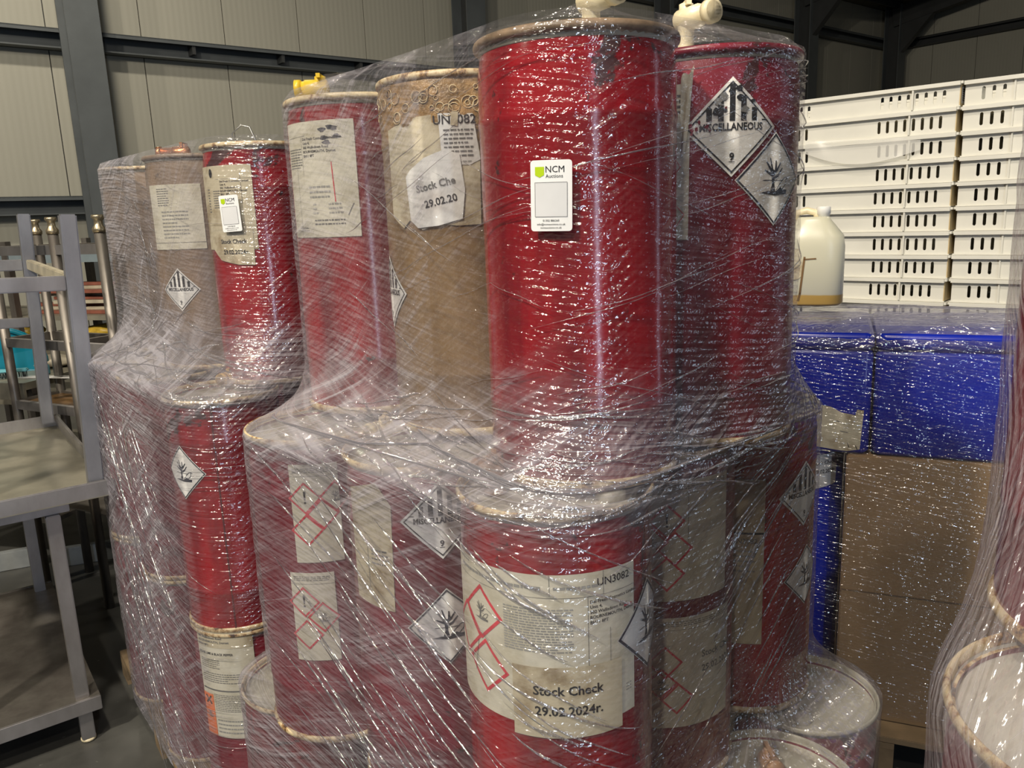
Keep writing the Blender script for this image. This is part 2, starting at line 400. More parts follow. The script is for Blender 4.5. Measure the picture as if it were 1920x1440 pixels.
for i, s in enumerate(cols):
    t = bpy.data.objects.new('trim_%d' % (i + 1), None); COL.objects.link(t); structure(t); t.matrix_world = FW @ Matrix.Translation((s + 0.05, 0, 0))
    MB().box((-0.17, -0.62, 0), (0.17, -0.60, EAVE)).build('column_flange', GREYST, t, bevel=0.003)
    MB().box((-0.17, -0.26, 0), (0.17, -0.24, EAVE)).build('column_flange', GREYST, t)
    MB().box((-0.008, -0.60, 0), (0.008, -0.26, EAVE)).build('column_web', DARKST, t)
    h = MB()
    h.add([(-0.08, -0.6, EAVE - 1.1), (0.08, -0.6, EAVE - 1.1), (0.08, -0.6, EAVE), (-0.08, -0.6, EAVE), (-0.08, -1.7, EAVE + 0.06), (0.08, -1.7, EAVE + 0.06)],
          [(0, 1, 2, 3), (0, 4, 5, 1), (2, 5, 4, 3), (0, 3, 4), (1, 5, 2)])
    h.build('haunch_gusset', DARKST, t)
GW = 24.0
rj = W0 + d_ * CORN
FR = frame_mat(rj, n_, d_)                # gable wall: x from the corner towards us, y outwards
wr = bpy.data.objects.new('wall_right', None); COL.objects.link(wr); wr.matrix_world = FR; structure(wr)
for i in range(int(GW)):
    h0, h1 = EAVE + i * SL, EAVE + (i + 1) * SL
    MB().add([(i + .006, 0, 0), (i + .994, 0, 0), (i + .994, 0, h1), (i + .006, 0, h0), (i + .006, .1, 0), (i + .994, .1, 0), (i + .994, .1, h1), (i + .006, .1, h0)],
             [(0, 1, 2, 3), (7, 6, 5, 4), (0, 4, 5, 1), (1, 5, 6, 2), (2, 6, 7, 3), (3, 7, 4, 0)]).build('wall_panel', PANEL, wr)
for z in (2.0, 3.78, 5.45): girt(wr, 0, GW, z, DARKST)
ce = bpy.data.objects.new('ceiling', None); COL.objects.link(ce); ce.matrix_world = FW; structure(ce)
ROOF = wall_panel_mat('roof_cladding', (0.20, 0.19, 0.14))
for i in range(26):
    x0 = -7 + i; MB().add([(x0 + .005, .1, EAVE), (x0 + .995, .1, EAVE), (x0 + .995, -GW, EAVE + GW * SL), (x0 + .005, -GW, EAVE + GW * SL), (x0 + .005, .1, EAVE + .08), (x0 + .995, .1, EAVE + .08), (x0 + .995, -GW, EAVE + GW * SL + .08), (x0 + .005, -GW, EAVE + GW * SL + .08)],
             [(0, 1, 2, 3), (7, 6, 5, 4), (0, 4, 5, 1), (1, 5, 6, 2), (2, 6, 7, 3), (3, 7, 4, 0)]).build('roof_panel', ROOF, ce)
for s in cols:
    MB().beam((s + .05, -0.4, EAVE - 0.27), (s + .05, -GW, EAVE - 0.27 + GW * SL), 0.2, 0.42).build('rafter', DARKST, ce)
for j in range(13):
    y = -0.5 - j * 1.8; MB().box((-7, y - .03, EAVE - y * SL - .16), (CORN, y + .03, EAVE - y * SL - .01)).build('purlin', DARKST, ce)
def floor_mat():
    m, nt, bs = new_mat('dark_concrete'); tc = N(nt, 'ShaderNodeTexCoord'); v = tc.outputs['Object']
    f = noise_n(nt, v, 2.5, 6, 0.65); g = noise_n(nt, v, 55, 3)
    base = ramp(nt, f, [(0.3, (0.05, 0.05, 0.047)), (0.7, (0.10, 0.10, 0.092))])
    mx = N(nt, 'ShaderNodeMix', data_type='RGBA'); L(nt, maprange(nt, g, 0.70, 0.74, 0, 0.6), mx.inputs[0]); L(nt, base, mx.inputs[6]); mx.inputs[7].default_value = (.3, .3, .28, 1)
    L(nt, mx.outputs[2], bs.inputs['Base Color']); L(nt, maprange(nt, f, .3, .7, .35, .6), bs.inputs['Roughness'])
    bump(nt, bs, f, 0.15, 0.01); return m
structure(MB().box((-14, -14, -0.2), (22, 30, 0)).build('floor', floor_mat()))

# ------------------------------------------------------------------ drums
RB, RR, HD = 0.1370, 0.1415, 0.599
body_me = MB().lathe([(0.1365, 0.006), (RB, 0.03), (RB, 0.10), (RB + .0012, 0.104), (RB + .0012, 0.110), (RB, 0.114), (RB, 0.485), (RB + .0012, 0.489), (RB + .0012, 0.496), (RB, 0.50), (RB - .0005, 0.555), (0.1335, 0.575), (0.1320, 0.586)], 72).mesh('drum_body')
toprim_me = MB().lathe([(0.1318, 0.586), (0.137, 0.5875), (0.1408, 0.589), (RR, 0.593), (0.1405, 0.597), (0.1385, HD), (0.1362, 0.597), (0.1352, 0.592), (0.134, 0.584)], 72).mesh('top_rim')
botrim_me = MB().lathe([(0.1365, 0.014), (0.1402, 0.013), (RR, 0.008), (0.1405, 0.003), (0.138, 0.0), (0.1345, 0.0), (0.134, 0.006), (0.1365, 0.014)], 72).mesh('bottom_rim')
lid_me = MB().lathe([(0.1345, 0.590), (0.134, 0.581), (0.127, 0.579), (0.112, 0.5795), (0.108, 0.583), (0.080, 0.584), (0.0005, 0.585)], 64).mesh('drum_lid')
base_me = MB().lathe([(0.0005, 0.012), (0.1345, 0.008)], 48).mesh('drum_base')
seam_me = MB().box((-0.0016, -RB - 0.0012, 0.012), (0.0016, -RB + 0.004, 0.584)).mesh('side_seam')
bung_me = MB().lathe([(0.0005, 0.597), (0.018, 0.597), (0.022, 0.594), (0.022, 0.583)], 20, (0.0, 0.085)).mesh('bung')
for me, m in ((body_me, RED), (toprim_me, RIM), (botrim_me, RIM), (lid_me, LID), (base_me, RED2), (seam_me, SEAM), (bung_me, LID)): me.materials.append(m)
def drum(x, y, z, label, body=RED, rim=RIM, rz=0.0, seam=None, group=None, parts=True):
    t = root('steel_drum', label, 'drum', (x, y, z), 0, group)
    def p(n, me, m=None, r=0.0):
        o = link(n, me, None, t)
        o.rotation_euler = (0, 0, r)
        if m: o.material_slots[0].link = 'OBJECT'; o.material_slots[0].material = m
        return o
    p('drum_body', body_me, body); p('top_rim', toprim_me, rim); p('bottom_rim', botrim_me); p('drum_lid', lid_me, None, rz); p('drum_base', base_me)
    p('bung', bung_me, None, rz + 2.2)
    if seam is not None: p('side_seam', seam_me, None, R(seam + 90))
    return t
def tap(parent, mat, x, y, z, az, s=1.0, label=None, h=0.05, ln=0.06):
    """plastic elbow tap: stem, body, spout with a collar"""
    b = MB(); c, q = math.cos(R(az)), math.sin(R(az))
    b.lathe([(0.017 * s, z), (0.017 * s, z + .006), (0.0125 * s, z + .008), (0.0125 * s, z + h), (0.014 * s, z + h + .004)], 20, (x, y), (True, False))
    base = b.build('tap', mat, parent)
    if label: base['label'] = label
    zc = z + h + 0.014 * s
    b = MB(); o = Vector((x, y, zc)); d = Vector((c, q, 0.0))
    b.tube([o - d * .016 * s, o - d * .012 * s, o + d * .03 * s, o + d * .031 * s, o + d * ln * s], 0, 18, True, [0.010 * s, 0.017 * s, 0.017 * s, 0.0145 * s, 0.0145 * s])
    b.tube([o + d * (ln - .012) * s, o + d * ln * s], 0.0175 * s, 18)
    b.build('tap_spout', mat, base)
    b = MB(); b.lathe([(0.011 * s, zc + .012 * s), (0.011 * s, zc + .022 * s), (0.006 * s, zc + .024 * s)], 14, (x, y), (False, True)); b.box((x - .004 * s, y - .02 * s, zc + .018 * s), (x + .004 * s, y + .02 * s, zc + .026 * s))
    b.build('tap_handle', mat, base); return base
D = dict(A=(.105, 1.17), B=(.335, 1.35), C=(-.075, 1.47), D=(-.285, 1.66), E=(.055, 1.09), L=(-.37, 1.49), M=(-.15, 1.31), N=(.24, 1.33), O=(.455, 1.53),
         P=(.575, 1.47), Q=(.43, 1.21), R=(-.475, 1.60), G=(-.735, 1.98), F=(-.63, 2.14), H=(-.89, 2.40), J=(-1.0, 2.3), K=(-1.25, 2.62), I=(-1.20, 2.78), S=(.455, .5), S3=(.56, .62))
Z1, Z2, Z3 = 0.13, 0.73, 1.33
dA = drum(*D['A'], Z3, 'glossy red drum foremost in the top tier, sooty rim, white auction tag over it', RED, RIMD2, 0.3)
dB = drum(*D['B'], Z3, 'dull crimson top drum with a scraped striped diamond above a tree diamond', RED2, RED2, 0.9)
dC = drum(*D['C'], Z3, 'brown stained drum with a crusted top and torn white labels, top tier', BROWN, RIM, 1.2)
dD = drum(*D['D'], Z3, 'red top-tier drum with a yellow tap and one tall printed sheet', RED, RIM, 0.2)
dE = drum(*D['E'], Z2, 'red middle-tier drum with the large address label, its pale lid and brown tap showing', RED, RIM, 2.0)
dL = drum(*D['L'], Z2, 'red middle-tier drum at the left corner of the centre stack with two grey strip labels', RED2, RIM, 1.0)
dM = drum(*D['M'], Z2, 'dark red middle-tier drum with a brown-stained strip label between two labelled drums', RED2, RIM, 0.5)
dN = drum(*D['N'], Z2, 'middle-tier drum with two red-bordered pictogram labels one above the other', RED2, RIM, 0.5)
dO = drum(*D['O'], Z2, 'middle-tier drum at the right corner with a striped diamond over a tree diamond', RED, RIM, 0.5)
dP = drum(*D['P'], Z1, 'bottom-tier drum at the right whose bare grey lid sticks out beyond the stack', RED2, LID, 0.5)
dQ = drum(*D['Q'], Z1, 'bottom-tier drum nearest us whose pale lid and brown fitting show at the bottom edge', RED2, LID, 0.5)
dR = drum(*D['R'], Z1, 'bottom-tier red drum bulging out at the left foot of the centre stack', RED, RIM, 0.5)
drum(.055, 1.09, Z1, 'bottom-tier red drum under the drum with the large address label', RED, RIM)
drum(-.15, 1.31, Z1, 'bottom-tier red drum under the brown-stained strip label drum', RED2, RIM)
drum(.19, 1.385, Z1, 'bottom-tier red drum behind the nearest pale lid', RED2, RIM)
HB = dict(body=RED2, rim=RIM)
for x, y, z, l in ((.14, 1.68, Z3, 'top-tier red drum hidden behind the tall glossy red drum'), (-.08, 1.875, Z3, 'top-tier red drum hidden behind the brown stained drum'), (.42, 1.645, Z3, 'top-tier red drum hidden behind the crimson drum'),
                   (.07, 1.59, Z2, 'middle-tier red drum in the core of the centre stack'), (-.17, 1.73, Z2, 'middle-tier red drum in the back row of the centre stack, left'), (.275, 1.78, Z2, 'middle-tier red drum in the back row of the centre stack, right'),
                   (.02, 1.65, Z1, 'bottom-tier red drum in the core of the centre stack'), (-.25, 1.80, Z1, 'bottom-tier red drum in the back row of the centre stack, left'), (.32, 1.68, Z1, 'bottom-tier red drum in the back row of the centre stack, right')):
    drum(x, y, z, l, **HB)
ZP = -0.03
dF = drum(*D['F'], Z3 + ZP, 'red top-tier drum of the left stack with a white auction tag over stained labels', RED, RIM, 0.4)
dH = drum(*D['H'], Z3 + ZP, 'taupe top-tier drum of the left stack with a pale sheet and small striped diamond', TAUPE, TAUPE, 0.4)
dI = drum(*D['I'], Z3 + ZP, 'grey-wrapped top-tier drum at the far left corner of the left stack', TAUPE, RIM, 0.4)
dG = drum(*D['G'], Z2 + ZP, 'red middle-tier drum of the left stack with a tree diamond and a dark side seam', RED, RIM, 0.4, seam=-82)
dG1 = drum(*D['G'], Z1 + ZP, 'red bottom-tier drum of the left stack with an orange-striped label', RED2, RIM, 0.4)
dJ = drum(*D['J'], Z2 + ZP, 'middle-tier drum behind heavy film, second from the left corner of the left stack', RED2, RIM, 0.4)
dK = drum(*D['K'], Z2 + ZP, 'middle-tier drum at the far left corner of the left stack under milky film', RED2, RIM, 0.4)
drum(*D['J'], Z1 + ZP, 'bottom-tier drum behind heavy film, second from the left corner of the left stack', RED2, RIM)
drum(*D['K'], Z1 + ZP, 'bottom-tier drum at the far left corner of the left stack', RED2, RIM)
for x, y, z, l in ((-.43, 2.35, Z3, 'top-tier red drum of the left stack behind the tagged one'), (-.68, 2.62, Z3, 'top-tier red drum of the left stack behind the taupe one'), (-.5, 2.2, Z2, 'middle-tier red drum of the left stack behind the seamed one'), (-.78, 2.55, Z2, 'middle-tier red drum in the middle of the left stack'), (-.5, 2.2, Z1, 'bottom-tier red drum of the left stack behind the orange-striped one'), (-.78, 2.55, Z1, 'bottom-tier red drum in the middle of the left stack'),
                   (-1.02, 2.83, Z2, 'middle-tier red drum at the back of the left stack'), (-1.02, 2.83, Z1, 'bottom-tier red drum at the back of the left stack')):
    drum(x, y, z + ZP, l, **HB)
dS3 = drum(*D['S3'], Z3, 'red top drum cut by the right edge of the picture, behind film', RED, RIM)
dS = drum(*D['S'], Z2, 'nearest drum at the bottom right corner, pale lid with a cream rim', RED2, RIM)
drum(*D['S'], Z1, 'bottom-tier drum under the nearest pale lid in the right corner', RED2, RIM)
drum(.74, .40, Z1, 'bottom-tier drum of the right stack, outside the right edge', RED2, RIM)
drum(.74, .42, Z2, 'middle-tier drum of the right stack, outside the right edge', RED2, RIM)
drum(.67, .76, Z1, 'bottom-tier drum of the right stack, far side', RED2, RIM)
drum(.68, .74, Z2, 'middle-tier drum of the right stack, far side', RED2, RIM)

LIDP = simple('pale_drum_lid', (0.50, 0.48, 0.42), 0.35, 0.0, 0.12, 14, 0.1)
for d0 in (dS, dE):
    for ch in d0.children:
        if ch.name.startswith('drum_lid'): ch.material_slots[0].link = 'OBJECT'; ch.material_slots[0].material = LIDP
# taps, handles
tap(dA, CREAM, 0.022, 0.0, .585, -60, 1.0, 'cream plastic tap', 0.052)
tap(dB, CREAM, -0.03, 0.04, .585, -62, 1.05, 'cream plastic tap, spout towards us', 0.070, 0.062)
tap(dD, YELLOW, -0.07, 0.01, .585, -178, 1.0, 'yellow plastic tap', 0.030, 0.05)
tap(dE, BROWNP, -0.085, -0.006, .584, 165, 0.95, 'brown stained tap', 0.022, 0.032)
tap(dM, CREAM, -0.075, 0.045, .584, 225, 0.9, 'cream plastic tap', 0.018, 0.04)
tap(dG, AMBER, 0.0, 0.08, .584, 250, 1.0, 'amber plastic tap', 0.015, 0.04)
tap(dJ, CREAM, -0.06, 0.02, .584, 250, 1.1, 'cream plastic tap', 0.012, 0.05)
tap(dQ, BROWNP, 0.0, 0.04, .584, 280, 1.0, 'brown stained tap', 0.006, 0.03)
tap(dH, COPPER, -0.02, -0.02, .585, 183, 1.0, 'copper coloured valve', 0.012, 0.075)
wh = MB(); wh.tube([(-.035, -.05, .59), (-.045, -.05, .625), (-.02, -.05, .645), (.0, -.05, .64), (.015, -.05, .60), (.012, -.05, .588)], 0.0022, 8); wh.build('wire_handle', STEEL, dF)
# crust round the top of the brown drum
cr = MB(); NN = 96; prof = [(.1372, .508), (.1385, .520), (.1398, .54), (.1385, .575), (.136, .588)]
vs = []; fs = []
for j, (r, z) in enumerate(prof):
    for i in range(NN):
        t = 2 * PI * i / NN; q = noise.noise(Vector((math.cos(t) * 5, math.sin(t) * 5, z * 22))); vs.append(((r + .0022 * q) * math.cos(t), (r + .0022 * q) * math.sin(t), z + (0.018 * noise.noise(Vector((math.cos(t) * 4, math.sin(t) * 4, 1))) if j == 0 else 0)))
for j in range(len(prof) - 1):
    for i in range(NN): k = (i + 1) % NN; fs.append((j * NN + i, j * NN + k, (j + 1) * NN + k, (j + 1) * NN + i))
cr.add(vs, fs, True).build('dried_crust', CRUST, dC)
rb = MB(); rnd = random.Random(3)
for i in range(34):
    th = R(rnd.uniform(-165, -60)); z = rnd.uniform(.53, .572); r = rnd.uniform(.003, .010)
    rb.tube([((RB + .0035) * math.cos(th + r * math.cos(q) / RB), (RB + .0035) * math.sin(th + r * math.cos(q) / RB), z + r * math.sin(q)) for q in [k * PI / 7 for k in range(15)]], 0.0008, 5, False)
rbo = rb.build('crust_rings', RIM, dC); rbo['kind'] = 'stuff'

# ------------------------------------------------------------------ labels on the drums (theta in degrees, heights above the drum's base)
RL = 0.1384
def on(d, art, th, z, **kw): return stick(d, art, cyl_place(kw.pop('r', RL), th, z), **kw)
a = Flat()     # B: torn strip at the left, striped diamond, tree diamond
a.poly(PAPER, [(-.036, -.112), (-.010, -.112), (-.008, .09), (-.022, .112), (-.036, .112)]); a.block(GREYINK, -.034, .07, -.012, .10, 4, 3, 2); a.line(REDINK, [(-.034, -.02), (-.022, -.005), (-.034, .012)], .0012, 2); a.line(REDINK, [(-.034, -.10), (-.016, -.075), (-.034, -.055)], .0012, 2)
on(dB, a, -112, .436, names=('torn_label', 'print'))
pl = MB(); g = []
for i in range(9):
    for j in range(9):
        u, v = i / 8, j / 8; th = R(-121 + 9 * u * (1 - .6 * v)); rr = .1395 + .016 * u * (1 - v) + .002 * math.sin(9 * u + 5 * v); g.append((rr * math.cos(th), rr * math.sin(th), .555 - .115 * v + .012 * u + .004 * math.sin(7 * u)))
pl.add(g, [(i * 9 + j, (i + 1) * 9 + j, (i + 1) * 9 + j + 1, i * 9 + j + 1) for i in range(8) for j in range(8)], True).build('peeled_label_corner', PAPER, dB)
on(dB, misc9(.070), -90.5, .483, names=('hazard_diamond', 'print'), label='white class 9 diamond, top scraped')
on(dB, envd(.068), -60.5, .408, names=('hazard_diamond', 'print'), r=.1388, label='white diamond with dead tree and fish')
sc_ = Flat(); rnd = random.Random(5)
for i in range(26):
    cx, cy, q = rnd.uniform(-.034, .034), rnd.uniform(.02, .066), rnd.uniform(.0015, .0065)
    if abs(cx) + cy < .072: sc_.poly(rnd.choice([SEAM, GREYINK, INK]), [(cx + q * rnd.uniform(.5, 1.3) * math.cos(t), cy + q * rnd.uniform(.5, 1.3) * math.sin(t)) for t in [k * PI / 3.5 for k in range(7)]], 4)
for i in range(10):
    cx, cy, q = rnd.uniform(-.062, -.03), rnd.uniform(-.035, .012), rnd.uniform(.0015, .005)
    if abs(cx) + abs(cy) < .066: sc_.poly(RED2, [(cx + q * rnd.uniform(.5, 1.3) * math.cos(t), cy + q * rnd.uniform(.5, 1.3) * math.sin(t)) for t in [k * PI / 3.5 for k in range(7)]], 4)
on(dB, sc_, -90.5, .483, names=('scrape_marks', 'scrape_marks'))
a = Flat()     # D: tall sheet
a.rect(PAPER, -.085, -.105, .083, .105)
addr(a, INK, -.026, .072, .0066); a.line(GREYINK, [(-.085, .078), (-.02, .08)], .0005, 2); a.line(GREYINK, [(-.05, .06), (-.05, -.105)], .0005, 2); a.line(GREYINK, [(-.03, .078), (-.03, .01)], .0005, 2)
a.block(GREYINK, -.078, .022, -.032, .060, 8, 4, 2); a.block(PALEINK, -.018, -.035, .03, -.008, 3, 5, 2, .8); a.block(PALEINK, -.012, -.064, 0, -.04, 3, 6, 2); a.block(PALEINK, .024, -.064, .052, -.04, 3, 7, 2); a.block(GREYINK, -.010, -.084, .055, -.070, 2, 8, 2); a.block(GREYINK, -.06, -.094, -.028, -.085, 2, 9, 2)
for k, (x, y) in enumerate(((.022, .088), (.038, .092), (.025, .074), (.05, .076), (.03, .066), (.045, .090))): a.poly(INKB, [(x + .008 * math.cos(t) * (1 + .4 * math.sin(3 * t + k)), y + .004 * math.sin(t)) for t in [q * PI / 5 for q in range(10)]], 2)
a.line(REDINK, [(.036, .03), (.039, -.04)], .002, 2); a.line(GREYINK, [(.062, -.065), (.073, -.045)], .0014, 2)
on(dD, a, -118, .448, label='tall printed sheet')
a = Flat()     # C: torn sheet, white patch, stock check
a.poly(PAPERD, [(-.13, -.055), (-.10, -.075), (-.085, -.062), (-.06, -.078), (-.02, -.07), (.0, -.073), (.040, -.072), (.043, .04), (.034, .098), (.02, .104), (-.06, .100), (-.13, .085)])
a.poly(WHITE, [(-.018, .024), (-.022, .103), (.034, .101), (.043, .03), (.026, .022)], 2)
a.text(INK, 'UN3082', .020, .004, .086, 'c', 3, .0002); a.poly(PAPERD, [(-.002, .084), (.009, .082), (.011, .104), (.000, .104)], 4); a.block(GREYINK, -.014, .034, .034, .080, 7, 2, 3); a.block(PALEINK, -.018, .026, .03, .03, 1, 1, 3)
on(dC, a, -92, .430, wob=0.0004, r=.1388, lift=.0007, label='stained torn label sheet')
a = Flat(); a.poly(WHITE, [(-.052, -.050), (-.038, -.063), (.0, -.060), (.040, -.050), (.046, -.005), (.040, .050), (.018, .060), (-.02, .048), (-.048, .030), (-.058, .020)])
a.text(GREYINK, 'Stock Che', .0165, -.002, .0, 'c', 2, .0003, R(11)); a.text(INK, '29.02.20', .0165, .006, -.026, 'c', 2, .0003, R(11))
on(dC, a, -104, .418, r=.1415, wob=0.0004, lift=.0008, label='crumpled white sheet reading Stock Che / 29.02.20')
on(dC, misc9(.064), -162, .245, names=('hazard_diamond', 'print'), label='class 9 diamond at the left side')
a = Flat()     # E: the big one
a.rect(PAPER, -.205, -.125, .105, .093)
a.text(INK, 'UN3082', .0150, .069, .073, 'c', 2, .00015); addr(a, INK, .033, .050, .0064)
for p in ([(.052, .093), (.052, .060)], [(-.02, .093), (-.02, .064)], [(.030, .060), (.030, -.045)], [(.062, .01), (.062, -.045)], [(-.17, .087), (-.17, .06)], [(-.205, .064), (.03, .060), (.105, .060)]): a.line(GREYINK, p, .0006, 2)
a.block(PALEINK, -.18, .070, -.03, .079, 1, 11, 2, 1, .45); a.block(PALEINK, -.015, .070, .048, .078, 1, 12, 2, 1, .45); a.block(PALEINK, -.205, .082, -.15, .089, 1, 13, 2)
a.block(PALEINK, -.085, -.018, .010, .046, 17, 14, 2, .8, .5); a.block(REDINK, .085, .03, .100, .038, 1, 15, 2); a.block(PALEINK, .088, -.094, .098, -.08, 3, 16, 2)
a.merge(ghs(.040, 'env'), -.127, .020, 1, 0, 0); a.merge(ghs(.040, ''), -.120, -.058, 1, 0, 0); a.merge(ghs(.040, ''), -.168, -.018, 1, 0, 0)
a.line(INK, [(-.145, -.075), (-.135, -.025)], .0008, 3)
on(dE, a, -89, .424, label='large address and hazard label')
a = Flat(); a.rect(PAPERD, -.077, -.052, .078, .052); a.text(INK, 'Stock Check', .0185, 0, .012, 'c', 2, .0004); a.text(INK, '29.02.2024r.', .0185, 0, -.018, 'c', 2, .0004)
on(dE, a, -88, .334, r=.1396, label='cream slip reading Stock Check 29.02.2024r.')
on(dE, envd(.068, INKB, .055), -31, .410, names=('hazard_diamond', 'print'), r=.1390, label='white diamond with dead tree and fish')
def strip(pictos, w_, h_, seed, mat=PAPER):
    a = Flat(); a.rect(mat, -w_ / 2, -h_ / 2, w_ / 2, h_ / 2)
    a.block(GREYINK, -w_ / 2 + .006, h_ / 2 - .016, w_ / 2 - .008, h_ / 2 - .006, 3, seed, 2); a.rect(GREYINK, -w_ / 2, h_ / 2 - .022, w_ / 2, h_ / 2 - .0215, 2)
    for k, x, y in pictos: a.merge(ghs(.030, k), x, y)
    return a
on(dL, strip([('!', -.018, .03), ('', .012, 0), ('', -.018, -.03), ('env', .036, .03)], .086, .185, 21), -85, .462, label='grey strip label')
on(dL, strip([('!', -.018, .03), ('env', .016, 0), ('', -.016, -.035)], .082, .175, 22), -93, .262, label='lower grey strip label')
a = Flat(); a.poly(PAPERD, [(-.05, -.13), (.04, -.135), (.045, .045), (.02, .08), (-.05, .06)]); a.line(GREYINK, [(-.008, -.1), (-.008, -.02)], .0008, 2); a.block(GREYINK, .0, -.06, .035, -.03, 4, 23, 2)
on(dM, a, -128, .49, label='brown-stained strip label')
on(dM, misc9(.064), -77, .51, names=('hazard_diamond', 'print')); on(dM, envd(.066), -76, .33, names=('hazard_diamond', 'print'))
a = strip([('!', -.035, .035), ('env', -.062, .0), ('', -.022, -.012), ('', -.035, -.055)], .165, .205, 24); a.line(GREYINK, [(.0, .10), (.0, .0)], .0008, 2)
on(dN, a, -77, .452, label='upper label of four red diamonds')
a = strip([('', -.045, .02), ('env', -.050, -.02), ('', -.025, -.045)], .175, .200, 25)
a.text(GREYINK, 'Stock Check', .0165, .020, .022, 'l', 2, .0003); a.text(GREYINK, '29.02.2024r.', .0165, .020, -.004, 'l', 2, .0003)
on(dN, a, -74, .220, label='lower label reading Stock Check')
a = Flat(); a.rect(PAPERD, -.045, -.165, .036, .165); a.rect(INK, -.04, .058, .036, .062, 2); a.text(GREYINK, 'UN3082', .014, .0, .040, 'c', 2, .0002); a.block(PALEINK, -.03, -.02, .02, .03, 5, 26, 2, .6)
on(dO, a, -104, .315, label='long grey label')
on(dO, misc9(.064), -52, .44, names=('hazard_diamond', 'print')); on(dO, envd(.062), -46, .272, names=('hazard_diamond', 'print'))
# left stack
a = Flat(); a.rect(PAPERD, -.095, -.10, .080, .102); addr(a, INK, -.006, .062, .0066); a.line(INK, [(.052, .085), (.052, .01)], .0008, 2); a.line(GREYINK, [(-.02, .07), (.080, .07)], .0005, 2)
a.block(GREYINK, -.034, .0, -.008, .045, 8, 31, 2); a.block(GREYINK, -.06, -.01, -.05, .05, 9, 32, 2); a.poly(INK, [(-.038 + .007 * math.cos(t), .085 + .011 * math.sin(t)) for t in [q * PI / 5 for q in range(10)]], 2); a.block(PALEINK, .05, -.07, .06, -.055, 2, 33, 2)
on(dF, a, -115, .443, label='stained address label')
a = Flat(); a.poly(PAPERD, [(-.095, -.02), (-.055, -.055), (.0, -.066), (.042, -.068), (.044, .02), (-.03, .034), (-.095, .034)]); a.text(INK, 'Stock Check', .0145, -.01, -.014, 'c', 2, .0003); a.text(INK, '29.02.2024r.', .0145, -.006, -.040, 'c', 2, .0003)
on(dF, a, -104, .372, r=.1396, label='cream slip reading Stock Check 29.02.2024r.')
a = Flat(); a.rect(PAPER, -.105, -.088, .06, .088); a.block(GREYINK, -.07, .03, -.03, .08, 8, 34, 2); a.block(PALEINK, -.06, -.06, .02, .02, 8, 35, 2, .6); a.rect(GREYINK, -.105, -.07, .06, -.069, 2)
on(dH, a, -92, .43, label='pale printed sheet'); on(dH, misc9(.060), -104, .230, names=('hazard_diamond', 'print'), label='striped class 9 diamond')
on(dG, envd(.068), -121, .420, names=('hazard_diamond', 'print'), label='white diamond with dead tree and fish')
on(dJ, strip([], .1, .26, 36), -165, .40, label='pale label under film')
a = Flat(); a.rect(PAPER, -.080, -.155, .080, .155)
a.rect(PAPERD, -.080, .10, .080, .155, 2)
for i, t in enumerate(ADDR[1:]): a.text(GREYINK, t, .0085, -.072, .135 - i * .0105, 'l', 3, .0002)
a.text(INK, 'EELINE LIME & BLACK PEPPER', .0088, -.074, .080, 'l', 2, .0002, 0, .9)
a.block(GREYINK, -.07, .04, -.01, .068, 5, 37, 2); a.block(GREYINK, -.07, .0, .06, .03, 5, 38, 2, .6); a.rect(GREYINK, -.075, -.022, .075, -.018, 2)
a.rect(ORANGE, -.080, -.155, -.042, -.035, 2); a.line(INK, [(-.068, -.062), (-.052, -.044)], .005, 3); a.line(INK, [(-.068, -.044), (-.052, -.062)], .005, 3)
a.merge(tree_fish(GREYINK), -.060, -.095, .022, 0, 2); a.block(GREYINK, -.038, -.08, .06, -.03, 10, 39, 2); a.block(PALEINK, -.036, -.145, .06, -.10, 4, 40, 2)
on(dG1, a, -100, .458, label='perfume label with an orange warning stripe')

